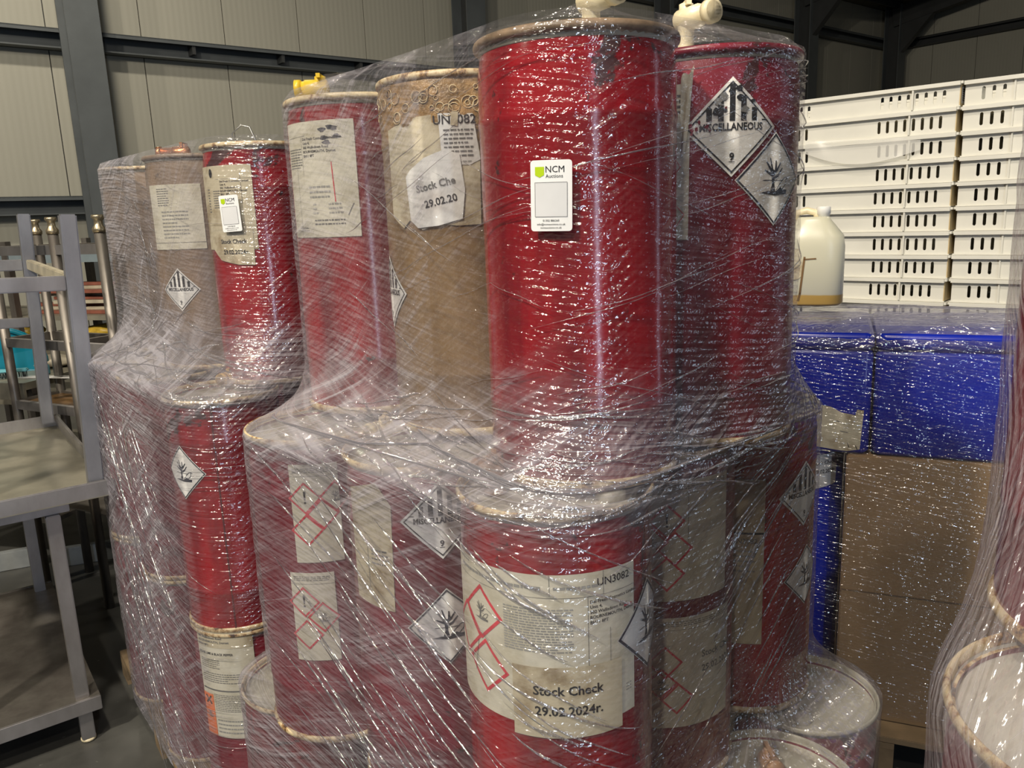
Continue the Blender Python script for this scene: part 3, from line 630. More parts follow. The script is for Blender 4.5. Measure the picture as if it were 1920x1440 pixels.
# ------------------------------------------------------------------ stretch film
def film_mat(name, base=0.02, haze=.72, ang=(8, -24), seed=0.0, gloss=0.17, bst=0.9):
    """clear film: streaks where the layers overlap are milky, the rest is clear and glossy"""
    m, nt, bs = new_mat(name); nt.nodes.remove(bs); out = nt.nodes['Material Output']
    uv = N(nt, 'ShaderNodeUVMap'); uv.uv_map = 'UVMap'; u = mapping(nt, uv.outputs[0], loc=(seed, seed * 1.7, 0))
    at = N(nt, 'ShaderNodeAttribute'); at.attribute_name = 'haze'; hz = at.outputs['Fac']
    def streak(a, su, sv, lo, hi, wt, det=3):
        r = mapping(nt, u, (1, 1, 1), (0, 0, R(a))); r = mapping(nt, r, (su, sv, 1), loc=(a * .37, a * .13, 0))
        return math_n(nt, 'MULTIPLY', maprange(nt, noise_n(nt, r, 1.0, det, 0.6), lo, hi, 0, 1), wt)
    broad = noise_n(nt, u, 3.2, 2); broad2 = noise_n(nt, mapping(nt, u, loc=(5, 3, 0)), 4.0, 2)
    mA = maprange(nt, broad, 0.38, 0.6, 0.25, 1); mB = maprange(nt, broad2, 0.42, 0.62, 0.1, 1)
    s1 = math_n(nt, 'MULTIPLY', streak(ang[0], 1.6, 70, .48, .80, .5), mA)
    s2 = math_n(nt, 'MULTIPLY', streak(ang[1], 2.0, 45, .50, .80, .75), mB)
    s3 = streak(ang[0] - 5, 1.2, 420, .60, .78, .40, 2)
    s4 = streak(ang[1] + 6, 2.5, 330, .60, .80, .45, 2)
    t = math_n(nt, 'ADD', math_n(nt, 'ADD', s1, s2), math_n(nt, 'ADD', s3, s4))
    t = math_n(nt, 'ADD', t, math_n(nt, 'MULTIPLY', maprange(nt, noise_n(nt, u, 7, 3), .35, .7, 0, 1), .22))
    al = math_n(nt, 'MULTIPLY', math_n(nt, 'ADD', t, 0.07), math_n(nt, 'MULTIPLY', hz, haze))
    al = math_n(nt, 'ADD', al, base, True); al = math_n(nt, 'MINIMUM', al, 0.86)
    # wrinkles
    w1 = noise_n(nt, mapping(nt, mapping(nt, u, rot=(0, 0, R(ang[0]))), (16, 150, 1)), 1.0, .6, .5)
    w2 = noise_n(nt, mapping(nt, mapping(nt, u, rot=(0, 0, R(ang[1]))), (22, 105, 1)), 1.0, .6, .5)
    w3 = noise_n(nt, u, 85, 1)
    h = math_n(nt, 'ADD', math_n(nt, 'ADD', math_n(nt, 'MULTIPLY', w1, 1.0), math_n(nt, 'MULTIPLY', w2, .8)), math_n(nt, 'MULTIPLY', w3, .45))
    h = math_n(nt, 'ADD', h, math_n(nt, 'MULTIPLY', math_n(nt, 'ADD', s1, s2), .8))
    b = N(nt, 'ShaderNodeBump'); b.inputs['Strength'].default_value = bst; b.inputs['Distance'].default_value = 0.0060; L(nt, h, b.inputs['Height'])
    tr = N(nt, 'ShaderNodeBsdfTransparent'); tr.inputs[0].default_value = (.97, .97, .98, 1)
    df = N(nt, 'ShaderNodeBsdfDiffuse'); df.inputs[0].default_value = (.55, .53, .60, 1); L(nt, b.outputs[0], df.inputs['Normal'])
    tl = N(nt, 'ShaderNodeBsdfTranslucent'); tl.inputs[0].default_value = (.55, .54, .60, 1)
    mx0 = N(nt, 'ShaderNodeMixShader'); mx0.inputs[0].default_value = .3; L(nt, df.outputs[0], mx0.inputs[1]); L(nt, tl.outputs[0], mx0.inputs[2])
    mx1 = N(nt, 'ShaderNodeMixShader'); L(nt, al, mx1.inputs[0]); L(nt, tr.outputs[0], mx1.inputs[1]); L(nt, mx0.outputs[0], mx1.inputs[2])
    gl = N(nt, 'ShaderNodeBsdfGlossy'); gl.inputs['Roughness'].default_value = 0.10; gl.inputs[0].default_value = (1, 1, 1, 1); L(nt, b.outputs[0], gl.inputs['Normal'])
    gf = maprange(nt, al, 0, .7, gloss * .55, gloss * 1.4)
    mx2 = N(nt, 'ShaderNodeMixShader'); L(nt, gf, mx2.inputs[0]); L(nt, mx1.outputs[0], mx2.inputs[1]); L(nt, gl.outputs[0], mx2.inputs[2])
    L(nt, mx2.outputs[0], out.inputs[0]); return m
def hull(pts):
    pts = sorted(set((round(x, 5), round(y, 5)) for x, y in pts))
    def half(ps):
        h = []
        for p in ps:
            while len(h) > 1 and (h[-1][0] - h[-2][0]) * (p[1] - h[-2][1]) - (h[-1][1] - h[-2][1]) * (p[0] - h[-2][0]) <= 0: h.pop()
            h.append(p)
        return h
    a, b = half(pts), half(reversed(pts)); return a[:-1] + b[:-1]
def hull_r(circles, r, c, n):
    H = hull([(x + r * math.cos(2 * PI * k / 72), y + r * math.sin(2 * PI * k / 72)) for x, y in circles for k in range(72)])
    out = []
    for i in range(n):
        t = 2 * PI * i / n; dx, dy = math.cos(t), math.sin(t); best = 0
        for p, q in zip(H, H[1:] + H[:1]):
            ex, ey = q[0] - p[0], q[1] - p[1]; den = dx * ey - dy * ex
            if abs(den) < 1e-9: continue
            px, py = p[0] - c[0], p[1] - c[1]; tt = (px * ey - py * ex) / den; ss = (px * dy - py * dx) / den
            if tt > 0 and -1e-6 <= ss <= 1 + 1e-6: best = max(best, tt)
        out.append(best)
    return out
class Film:
    """closed wrap: rings = [(z, hull radii)] from the bottom up, blended in between"""
    def __init__(s, c, n, keys, zs, hazef, wob=.0016):
        s.c, s.n, s.keys, s.zs, s.hazef, s.wob = c, n, keys, zs, hazef, wob
    def rad(s, i, z):
        ks = s.keys; i %= s.n
        if z <= ks[0][0]: return ks[0][1][i]
        for (z0, r0, p0), (z1, r1, p1) in zip(ks, ks[1:]):
            if z <= z1:
                f = (z - z0) / (z1 - z0); f = f ** p1 if p1 > 0 else 1 - (1 - f) ** (-p1)
                return r0[i] * (1 - f) + r1[i] * f
        return ks[-1][1][i]
    def pt(s, i, z, off=0.0):
        t = 2 * PI * i / s.n; i0 = int(math.floor(i)); f = i - i0; r = s.rad(i0, z) * (1 - f) + s.rad(i0 + 1, z) * f + off
        return Vector((s.c[0] + r * math.cos(t), s.c[1] + r * math.sin(t), z))
    def build(s, name, mat, parent):
        n = s.n; us = [0.0]; zr = s.zs[len(s.zs) // 2]
        for i in range(n): us.append(us[-1] + (s.pt(i + 1, zr) - s.pt(i, zr)).length)
        vs, fs, hz, uvs = [], [], [], []
        for z in s.zs:
            for i in range(n + 1):
                p = s.pt(i, z); w_ = s.wob * noise.noise(Vector((us[i % n] * 14, z * 30, 1.3))) + s.wob * .7 * noise.noise(Vector((us[i % n] * 50, z * 90, 5.3)))
                dr = Vector((p.x - s.c[0], p.y - s.c[1], 0)).normalized(); vs.append(p + dr * w_); hz.append(s.hazef(p, us[i])); uvs.append((us[i], z))
        for j in range(len(s.zs) - 1):
            for i in range(n): fs.append((j * (n + 1) + i, j * (n + 1) + i + 1, (j + 1) * (n + 1) + i + 1, (j + 1) * (n + 1) + i))
        me = bpy.data.meshes.new(name); me.from_pydata(vs, [], fs); me.polygons.foreach_set('use_smooth', [True] * len(fs))
        uvl = me.uv_layers.new(name='UVMap')
        for lp in me.loops: uvl.data[lp.index].uv = uvs[lp.vertex_index]
        at = me.attributes.new('haze', 'FLOAT', 'POINT'); at.data.foreach_set('value', hz); me.update()
        return link(name, me, mat, parent)
def zrange(a, b, st):
    n = int(round((b - a) / st)); return [a + (b - a) * k / n for k in range(n + 1)]
def gs(x, m, w_): return math.exp(-((x - m) / w_) ** 2)
CLEARF = film_mat('stretch_film', 0.02, .75, (7, -27), 0.0)
FOLD = film_mat('gathered_film_fold', 0.20, .8, (3, -20), 3.0, .4)
P = lambda ks: [D[k] for k in ks]
c1 = (.06, 1.45); n1 = 420
rT3 = hull_r(P('ABCD') + [(.14, 1.68), (-.08, 1.875), (.42, 1.645)], .1445, c1, n1)
rT2 = hull_r(P('ELMNO') + [(-.17, 1.73), (.275, 1.78)], .1445, c1, n1)
rT2b = hull_r(P('ELMNOBA'), .1445, c1, n1)
rT1 = hull_r(P('PQR') + [(.055, 1.09), (-.25, 1.80), (.32, 1.68), (-.15, 1.31)], .1445, c1, n1)
top1 = [r - .022 for r in rT3]
def haze1(p, u):
    x, z = p.x, p.z; front = p.y < 1.75
    h = .55 + 1.5 * gs(z, 1.37, .075) + .5 * gs(z, .72, .10)
    if x < -.12: h += .55
    if z > 1.50: h -= .15 + (.33 if -.02 < x < .20 else 0)
    if z < 1.3 and -.07 < x < .17: h -= .28
    if z < 1.3 and x > .2: h += .05
    if z < 1.3 and x < -.05: h += .15
    return max(.04, h)
f1 = Film(c1, n1, [(.14, rT1, 1), (.74, rT1, 1), (.86, rT2, -2.2), (1.20, rT2, 1), (1.325, rT2b, 1), (1.47, rT3, -2.0), (1.925, rT3, 1), (1.945, top1, 1)], zrange(.14, 1.925, .0125) + [1.932, 1.938, 1.945], haze1)
w1 = root('stretch_wrap', 'clear stretch film wound round the centre drum stack, three tiers, with a white auction tag', 'film', (0, 0, 0))
f1.build('film_sheet', CLEARF, w1)
def fold(f, parent, pts, rad, name='film_fold', mat=FOLD, flat=.5):
    """a gathered rope of film lying on the sheet; pts = [(ring index, z)]"""
    P3 = []; m = 24
    for (i0, z0), (i1, z1) in zip(pts, pts[1:]):
        for k in range(m): t = k / m; P3.append(f.pt(i0 + (i1 - i0) * t, z0 + (z1 - z0) * t, .002))
    P3.append(f.pt(*pts[-1], .002)); return P3
def strip_mesh(f, lines, rnd):
    """thin raised creases, each a narrow strip standing a little off the sheet"""
    vs, fs, uvs, hz = [], [], [], []
    for (i0, z0, i1, z1, wd, h) in lines:
        m = max(6, int(abs(i1 - i0) * 1.2)); n0 = len(vs)
        for k in range(m + 1):
            t = k / m; ii = i0 + (i1 - i0) * t; zz = z0 + (z1 - z0) * t + .0015 * math.sin(t * 9 + i0); q = math.sin(PI * t) ** .6
            a = f.pt(ii, zz - wd * q / 2, .0015); b = f.pt(ii, zz, .0015 + .0022 * q); c = f.pt(ii, zz + wd * q / 2, .0015)
            vs += [a, b, c]; uvs += [(t * .5 + i0, 0), (t * .5 + i0, .003), (t * .5 + i0, .006)]; hz += [h, h, h]
        for k in range(m):
            q = n0 + 3 * k; fs += [(q, q + 3, q + 4, q + 1), (q + 1, q + 4, q + 5, q + 2)]
    return vs, fs, uvs, hz
def creases(f, parent, lines, mat=FOLD, name='film_creases'):
    vs, fs, uvs, hz = strip_mesh(f, lines, random)
    me = bpy.data.meshes.new(name); me.from_pydata(vs, [], fs); me.polygons.foreach_set('use_smooth', [True] * len(fs))
    ul = me.uv_layers.new(name='UVMap')
    for lp in me.loops: ul.data[lp.index].uv = uvs[lp.vertex_index]
    at = me.attributes.new('haze', 'FLOAT', 'POINT'); at.data.foreach_set('value', hz); me.update()
    o = link(name, me, mat, parent); o['kind'] = 'stuff'; return o
def idx(f, x, y): return (math.atan2(y - f.c[1], x - f.c[0]) % (2 * PI)) / (2 * PI) * f.n
def deg(f, a): return (a % 360) / 360 * f.n
rnd = random.Random(11); ln = []
# ring angles seen from the stack's middle: 180..360 is the side towards us (-90 = straight at the camera)
for k in range(70):      # left lower field, steep to the lower right
    i0 = deg(f1, rnd.uniform(182, 262)); z0 = rnd.uniform(.80, 1.34); dl = rnd.uniform(12, 42); sl = rnd.uniform(.0030, .0052)
    ln.append((i0, z0, i0 + dl, z0 - dl * sl, rnd.uniform(.0015, .006), rnd.uniform(.3, 1.3)))
for k in range(60):      # along the shelf between the tiers
    i0 = deg(f1, rnd.uniform(185, 320)); z0 = 1.36 + rnd.gauss(0, .035); dl = rnd.uniform(10, 45)
    ln.append((i0, z0, i0 + dl, z0 + rnd.uniform(-.0018, .0010) * dl, rnd.uniform(.0012, .005), rnd.uniform(.4, 1.5)))
for k in range(60):      # top tier, both ways
    i0 = deg(f1, rnd.uniform(180, 330)); z0 = rnd.uniform(1.42, 1.91); dl = rnd.uniform(14, 60); sl = rnd.choice([.0011, .0016, -.0022])
    ln.append((i0, z0, i0 + dl, min(1.92, z0 + dl * sl), rnd.uniform(.0007, .0022), rnd.uniform(.2, .8)))
for k in range(30):      # right lower, rising to the right
    i0 = deg(f1, rnd.uniform(275, 335)); z0 = rnd.uniform(.85, 1.28); dl = rnd.uniform(14, 36)
    ln.append((i0, z0, i0 + dl, z0 + dl * .0032, rnd.uniform(.001, .004), rnd.uniform(.2, .7)))
for k in range(26):      # foot of the stack at the left
    i0 = deg(f1, rnd.uniform(195, 240)); z0 = rnd.uniform(.60, .86); dl = rnd.uniform(14, 36)
    ln.append((i0, z0, i0 + dl, z0 - dl * rnd.uniform(.005, .008), rnd.uniform(.002, .007), rnd.uniform(.5, 1.5)))
creases(f1, w1, ln)
# the long rope of gathered film that sags across between the tiers
rope = [(deg(f1, 178), 1.350), (deg(f1, 215), 1.352), (deg(f1, 238), 1.372), (deg(f1, 256), 1.362), (deg(f1, 270), 1.350), (deg(f1, 285), 1.350), (deg(f1, 305), 1.352), (deg(f1, 330), 1.352), (deg(f1, 362), 1.345)]
def rope_mesh(f, pts, r0, parent):
    P3 = fold(f, parent, pts, r0); b = MB(); rs = [r0 * (.6 + .8 * abs(noise.noise(Vector((k * .11, 0, 2))))) for k in range(len(P3))]
    b.tube(P3, 0, 7, True, rs); me = b.mesh('film_fold'); uvl = me.uv_layers.new(name='UVMap')
    for lp in me.loops: v = me.vertices[lp.vertex_index].co; uvl.data[lp.index].uv = (v.x + v.y, v.z)
    at = me.attributes.new('haze', 'FLOAT', 'POINT'); at.data.foreach_set('value', [1.8] * len(me.vertices)); return link('film_fold', me, FOLD, parent)
rope_mesh(f1, rope, .0034, w1)
rope_mesh(f1, [(deg(f1, 232), 1.385), (deg(f1, 245), 1.368), (deg(f1, 262), 1.352)], .002, w1)
# film drawn up over the taps: fans of sheet from the tap tips to the rims
def fan(parent, tip, rim, mat=CLEARF, h=.35, sag=.006):
    vs, fs, uvs = [], [], []; m = 12; tip = Vector(tip)
    for i, p in enumerate(rim):
        p = Vector(p)
        for k in range(m + 1):
            t = k / m; q = tip.lerp(p, t); q.z -= sag * math.sin(PI * t); vs.append(q); uvs.append((i * .03, t * .3))
    for i in range(len(rim) - 1):
        for k in range(m): a0 = i * (m + 1) + k; fs.append((a0, a0 + 1, a0 + m + 2, a0 + m + 1))
    me = bpy.data.meshes.new('film_tent'); me.from_pydata(vs, [], fs); me.polygons.foreach_set('use_smooth', [True] * len(fs))
    ul = me.uv_layers.new(name='UVMap')
    for lp in me.loops: ul.data[lp.index].uv = uvs[lp.vertex_index]
    at = me.attributes.new('haze', 'FLOAT', 'POINT'); at.data.foreach_set('value', [h] * len(vs)); return link('film_tent', me, mat, parent)
def rimarc(c, z, a0, a1, n=14, r=.143): return [(c[0] + r * math.cos(R(a0 + (a1 - a0) * k / n)), c[1] + r * math.sin(R(a0 + (a1 - a0) * k / n)), z) for k in range(n + 1)]
fan(w1, (.125, 1.165, 1.985), rimarc(D['A'], 1.931, 180, 360), h=.22)
fan(w1, (.31, 1.38, 2.005), rimarc(D['B'], 1.931, 200, 380), h=.35)
e0 = [f1.pt(deg(f1, 172 + 4 * k), 1.934) for k in range(20)]
fan(w1, (-.345, 1.665, 1.985), e0[:16], h=.5)
stick(w1, ncm_art(), lambda x, y, d: cyl_place(.1490, -108.5, 1.722, *D['A'])(x * math.cos(-.02) - y * math.sin(-.02), x * math.sin(-.02) + y * math.cos(-.02), d), names=('auction_sticker', 'print'), label='white NCM Auctions tag stuck on the film', step=.006, lift=.0004)

# film of the left stack
c2 = (-.86, 2.45); n2 = 360
q3 = hull_r(P('FHI') + [(-.43, 2.35), (-.68, 2.62)], .1445, c2, n2)
q2 = hull_r(P('GJK') + [(-.5, 2.2), (-.78, 2.55), (-1.02, 2.83)], .146, c2, n2)
def haze2(p, u):
    h = .55 + 1.0 * gs(p.z, 1.35, .10)
    if p.z > 1.47: h += 1.2 if p.x < -1.06 else (.15 if p.x < -.80 else 0)
    elif p.x < -.92: h += 1.35
    elif p.x < -.80: h += .7
    if p.z < 1.25 and p.x > -.86: h -= .33
    if p.z > 1.45 and p.x > -.76: h -= .33
    return max(.12, h)
f2 = Film(c2, n2, [(.08, q2, 1), (1.30, q2, 1), (1.47, q3, -1.8), (1.895, q3, 1), (1.915, [r - .02 for r in q3], 1)], zrange(.08, 1.895, .0125) + [1.905, 1.915], haze2)
w2 = root('stretch_wrap', 'milky stretch film wound round the left drum stack beside the steel table', 'film', (0, 0, 0))
f2.build('film_sheet', film_mat('stretch_film_left', .03, .85, (4, -33), 7.0), w2)
ln = []; rnd = random.Random(12)
for k in range(80):
    i0 = deg(f2, rnd.uniform(165, 245)); z0 = rnd.uniform(.25, 1.32); dl = rnd.uniform(10, 40)
    ln.append((i0, z0, i0 + dl, z0 - dl * rnd.uniform(.006, .011), rnd.uniform(.002, .008), rnd.uniform(.3, 1.4)))
for k in range(50):
    i0 = deg(f2, rnd.uniform(170, 275)); z0 = rnd.uniform(1.30, 1.45); dl = rnd.uniform(10, 35)
    ln.append((i0, z0, i0 + dl, z0 + dl * rnd.uniform(-.003, .003), rnd.uniform(.0015, .006), rnd.uniform(.5, 1.5)))
for k in range(40):
    i0 = deg(f2, rnd.uniform(160, 225)); z0 = rnd.uniform(1.45, 1.88); dl = rnd.uniform(6, 20)
    ln.append((i0, z0, i0 + dl, min(1.89, z0 + dl * rnd.uniform(-.006, .003)), rnd.uniform(.0015, .006), rnd.uniform(.4, 1.4)))
for k in range(60):
    i0 = deg(f2, rnd.uniform(235, 275)); z0 = rnd.uniform(.2, 1.88); dl = rnd.uniform(8, 26)
    ln.append((i0, z0, i0 + dl, z0 + dl * rnd.uniform(-.0006, .0008), rnd.uniform(.0008, .002), rnd.uniform(.2, .8)))
creases(f2, w2, ln)
rope_mesh(f2, [(deg(f2, 175), 1.33), (deg(f2, 215), 1.325), (deg(f2, 245), 1.34), (deg(f2, 268), 1.345)], .002, w2)
stick(w2, ncm_art(), lambda x, y, d: cyl_place(.150, -105.5, 1.730, *D['F'])(x * math.cos(.04) - y * math.sin(.04), x * math.sin(.04) + y * math.cos(.04), d), names=('auction_sticker', 'print'), label='small white NCM Auctions tag on the left stack', step=.006, lift=.0006)

# film of the right stack
c3 = (.60, .58)
s3 = hull_r([D['S3'], (.80, .55)], .146, c3, 300); s2 = hull_r([D['S'], (.74, .42), (.68, .74)], .150, c3, 300)
f3 = Film(c3, 300, [(.14, s2, 1), (1.33, s2, 1), (1.60, s3, -1.6), (1.95, s3, 1)], zrange(.14, 1.95, .015), lambda p, u: .7 + .5 * gs(p.z, 1.40, .15))
w3 = root('stretch_wrap', 'lilac-looking stretch film round the nearest drums at the right edge', 'film', (0, 0, 0))
drum(.80, .55, Z3 + .001, 'top-tier drum of the right stack, outside the right edge', RED2, RIM)
f3.build('film_sheet', film_mat('stretch_film_right', .08, .8, (62, -70), 4.0), w3)

# ------------------------------------------------------------------ wooden pallets
WOOD = simple('pallet_wood', (0.20, 0.14, 0.08), 0.75, 0, 0.35, 7, 0.3)
def pallet(label, loc, rz, top, w_=1.2, d__=1.0):
    t = root('wooden_pallet', label, 'pallet', loc, rz)
    for k in range(7):
        y = -d__ / 2 + k * (d__ - .10) / 6; MB().box((-w_ / 2, y, top - .02), (w_ / 2, y + .10, top)).build('deck_board', WOOD, t, bevel=.002)
    for x in (-w_ / 2, -.05, w_ / 2 - .10):
        MB().box((x, -d__ / 2, top - .04), (x + .1, d__ / 2, top - .0205)).build('stringer_board', WOOD, t)
        MB().box((x, -d__ / 2, 0), (x + .1, d__ / 2, .018)).build('bottom_board', WOOD, t)
        for y in (-d__ / 2, -.05, d__ / 2 - .1): MB().box((x, y, .0185), (x + .1, y + .1, top - .0405)).build('block', WOOD, t)
    return t
pallet('wooden pallet under the centre drum stack', (.08, 1.46, 0), R(-41), .129)
pallet('wooden pallet under the left drum stack, corner showing by the dark floor', (-.844, 2.627, 0), R(-54.4), .099, 1.2, .92)
pallet('wooden pallet under the nearest right drum stack', (.75, .58, 0), R(-20), .129, .9, .8)

# ------------------------------------------------------------------ steel table with a rack frame on it
TO = Vector((-1.301, 2.485, 0)); e1 = Vector((-.594, .804, 0)); e2 = Vector((-.804, -.594, 0))
TM = frame_mat(TO, e2, e1)      # x to our left, y away
def troot(name, label, cat, mtx):
    o = bpy.data.objects.new(name, None); COL.objects.link(o); o.matrix_world = mtx; tag(o, label, cat); return o
tb = troot('steel_table', 'stainless steel table with a raised-edge tray top and lower shelf, left foreground', 'table', TM)
MB().box((.0, .0, .862), (.72, 1.21, .866)).build('tray_top', STAINTOP, tb)
for a0, b0 in (((0, 0, .862), (.72, .012, .915)), ((0, 1.198, .862), (.72, 1.21, .915)), ((0, .0125, .862), (.012, 1.1975, .915)), ((.708, .0125, .862), (.72, 1.1975, .915))):
    MB().box(a0, b0).build('tray_rim', STAINLESS, tb, bevel=.003)
for a0, b0 in (((.13, .075, .815), (.62, .105, .861)), ((.13, 1.10, .815), (.62, 1.13, .861)), ((.13, .106, .815), (.16, 1.099, .861)), ((.59, .106, .815), (.62, 1.099, .861))):
    MB().box(a0, b0).build('apron_rail', STAINLESS, tb, bevel=.002)
for x in (.16, .55):
    for y in (.06, 1.10):
        lg = MB().box((x, y, .012), (x + .042, y + .042, .8145)).build('leg', STAINLESS, tb, bevel=.003)
        MB().lathe([(.018, 0), (.024, .004), (.024, .012)], 16, (x + .021, y + .021), (True, True)).build('foot', CREAM, lg)
MB().box((.13, .05, .16), (.62, 1.18, .166)).build('lower_shelf', STEELDARK, tb); MB().box((.13, .038, .118), (.62, .05, .168)).build('shelf_rim', STAINLESS, tb, bevel=.002); MB().box((.13, 1.18, .118), (.62, 1.192, .168)).build('shelf_rim', STEELDARK, tb)
rf = troot('steel_rack_frame', 'open stainless frame of flat-sided posts standing in the steel table tray', 'rack', Matrix.Translation(TO + Vector((.012, 0, .8665))) @ Matrix.Rotation(R(2.4), 4, 'Y') @ Matrix.Translation(-TO) @ TM)
PT = steel_mat('post_steel_bluish', (0.24, 0.24, 0.26), (0.40, 0.40, 0.43), 0.34)
for x in (.035, .62):
    for y in (.035, 1.12):
        MB().box((x, y, 0), (x + .046, y + .046, .885)).build('post', PT, rf, bevel=.004)
for y in (.045, 1.135): MB().box((.082, y, .655), (.619, y + .025, .70)).build('cross_rail', STAINLESS, rf, bevel=.003)
for x in (.045, .63): MB().box((x, .082, .66), (x + .025, 1.119, .70)).build('side_rail', simple('cream_scuffed_rail', (.50, .45, .33), .4, .3), rf, bevel=.003)
MB().box((.082, 1.135, .42), (.619, 1.16, .46)).build('cross_rail', STAINLESS, rf, bevel=.003)

# round-tube rack behind
BRASS = simple('tarnished_brass_cap', (.45, .38, .26), .3, .8, .2, 30)
tr = root('tube_rack', 'grimy round-tube steel rack with brass caps behind the steel table', 'rack', (-1.77, 3.35, 0), R(-28))
for x in (-.14, .16, -.60):
    for y in (0.0, .22):
        tb_ = MB().tube([(x, y, 0), (x, y, 1.70)], .021, 14).build('tube_post', STEELDARK, tr)
        MB().lathe([(.024, 1.695), (.026, 1.71), (.016, 1.725), (.015, 1.745), (.024, 1.755), (.022, 1.765)], 16, (x, y), (True, True)).build('post_cap', BRASS, tb_)
for z in (1.63, 1.22, .93):
    MB().box((-.60, -.012, z - .02), (.16, .012, z + .02)).build('cross_rail', STAINLESS, tr); MB().box((-.60, .208, z - .02), (.16, .232, z + .02)).build('cross_rail', STEELDARK, tr)
    for x in (-.60, -.14, .16): MB().box((x - .012, .02, z - .02), (x + .012, .20, z + .02)).build('side_rail', STEELDARK, tr)
BRTRAY = simple('rusty_brown_tray', (.16, .09, .035), .5, .2, .4, 9)
MB().box((-.58, .013, .935), (.148, .207, .94)).build('brown_tray', BRTRAY, tr); MB().box((-.58, .013, .45), (.148, .207, .456)).build('lower_tray', STEELDARK, tr)

# shelving with odds and ends
sh = root('shelving_rack', 'deep cluttered metal shelving in front of the cream wall, far left', 'shelving', (-2.95, 4.80, 0), R(-14))
GB = simple('dusty_shelf_board', (.26, .24, .19), .5, .3, .3, 8)
MB().box((-.85, -.03, 1.53), (1.1, -.0285, 1.61)).build('steel_edge_sheet', simple('bright_steel_sheet', (.45, .55, .60), .25, .6, .15, 5), sh)
for z in (.35, .70, .985, 1.22, 1.60): MB().box((-.85, 0, z - .028), (1.1, .6, z)).build('shelf_board', GB if z < 1.5 else STAINLESS, sh)
for x in (-.85, .0, .96):
    for y in (-.04, .6): MB().box((x, y, 0), (x + .04, y + .04, 1.66)).build('upright', STEELDARK, sh)
RBW = simple('red_brown_slat', (.26, .09, .06), .5, 0, .3, 12); BW = simple('beige_board', (.45, .40, .30), .6, 0, .3, 9); YB = simple('yellow_plastic_bag', (.60, .40, .05), .35, 0, .3, 20, .4)
def rel(p): return sh.matrix_basis @ Vector(p) if False else Matrix.Translation(Vector((-2.95, 4.80, 0))) @ Matrix.Rotation(R(-14), 4, 'Z') @ Vector(p)
rnd = random.Random(4)
for k in range(9):
    z = 1.2205 + .0205 * k; x0 = .05 + rnd.uniform(-.05, .25)
    o = MB().box((-.32, -.035, 0), (.32, .035, .0195)).build('slat', (RBW, BW, RBW, BW)[k % 4], None, rel((x0 + .25, .12 + .03 * (k % 3), z)), (0, 0, R(-14 + rnd.uniform(-5, 5))), bevel=.002)
    tag(o, 'loose %s slat in the pile on the upper cluttered shelf, %s from its bottom' % (('red-brown', 'beige')[k % 2], ('first', 'second', 'third', 'fourth', 'fifth', 'sixth', 'seventh', 'eighth', 'top')[k]), 'board', 'loose slats on the upper shelf')
for k in range(12):
    z = .9855 + .0165 * (k % 6); x0 = -.65 + .9 * (k // 6) + rnd.uniform(-.04, .04)
    o = MB().box((-.30, -.10, 0), (.30, .10, .0155)).build('flat_board', (BW, GB)[k % 2], None, rel((x0, .25, z)), (0, 0, R(-14 + rnd.uniform(-4, 4))), bevel=.001)
    tag(o, 'flat beige board in the %s pile on the middle cluttered shelf, %s from its bottom' % (('left', 'right')[k // 6], ('first', 'second', 'third', 'fourth', 'fifth', 'sixth')[k % 6]), 'board', 'flat boards on the middle shelf')
def lump(name, label, cat, loc, size, mat, seed):
    bm = bmesh.new(); bmesh.ops.create_icosphere(bm, subdivisions=3, radius=1)
    for v in bm.verts:
        q = 1 + .25 * noise.noise(v.co * 1.8 + Vector((seed, 0, 0))) + .08 * noise.noise(v.co * 6); v.co = Vector((v.co.x * size[0] * q, v.co.y * size[1] * q, max(-.6, v.co.z) * size[2] * q))
    mz = min(v.co.z for v in bm.verts)
    for v in bm.verts: v.co.z -= mz
    for f in bm.faces: f.smooth = True
    me = bpy.data.meshes.new(name); bm.to_mesh(me); bm.free(); return tag(link(name, me, mat, None, loc), label, cat)
lump('plastic_bag', 'crumpled yellow bag on the middle shelf, left of the film', 'bag', rel((.50, .14, 1.0865)), (.13, .08, .04), YB, 1)
lump('plastic_bag', 'small crumpled yellow bag further left on the middle shelf', 'bag', rel((-.05, .12, 1.0865)), (.09, .07, .05), YB, 5)
lump('white_ball_cap', 'small white knob-shaped item beside the yellow bag', 'fitting', rel((.80, .10, .986)), (.03, .03, .03), WHITE, 3)
lump('cloth', 'crumpled beige cloth on the shelf behind the brush', 'cloth', (-2.42, 4.12, 1.0205), (.16, .10, .035), BW, 8)
# workbench with dustpan
bn = root('steel_bench', 'low steel bench behind the table carrying the turquoise dustpan', 'bench', (-2.62, 4.02, 0), R(-14))
MB().box((-.6, -.25, .985), (.42, .30, 1.02)).build('bench_top', STAINTOP, bn); MB().box((-.6, -.262, .94), (.42, -.2505, 1.02)).build('bench_edge', GB, bn)
for x in (-.55, .36):
    for y in (-.2, .24): MB().box((x, y, 0), (x + .04, y + .04, .9845)).build('leg', STEELDARK, bn)
MB().box((-.55, -.2, .3), (.40, .28, .32)).build('lower_shelf', STEELDARK, bn)
TEAL = simple('turquoise_plastic', (.0, .20, .30), .35, 0, .1, 10); TEALL = simple('light_turquoise_plastic', (.20, .55, .62), .4, 0, .1, 10)
dp = root('dustpan', 'turquoise plastic dustpan leaning upright on the bench', 'dustpan', (-2.56, 3.96, 1.0205), R(20)); dp.scale = (1.35,) * 3
b = MB(); m = 24; vs = []
for yy in (0, .012):
    vs += [(-.15, yy, 0), (.15, yy, 0)] + [(.15 * math.cos(PI * k / m), yy + .01, .03 + .13 * math.sin(PI * k / m)) for k in range(m + 1)]
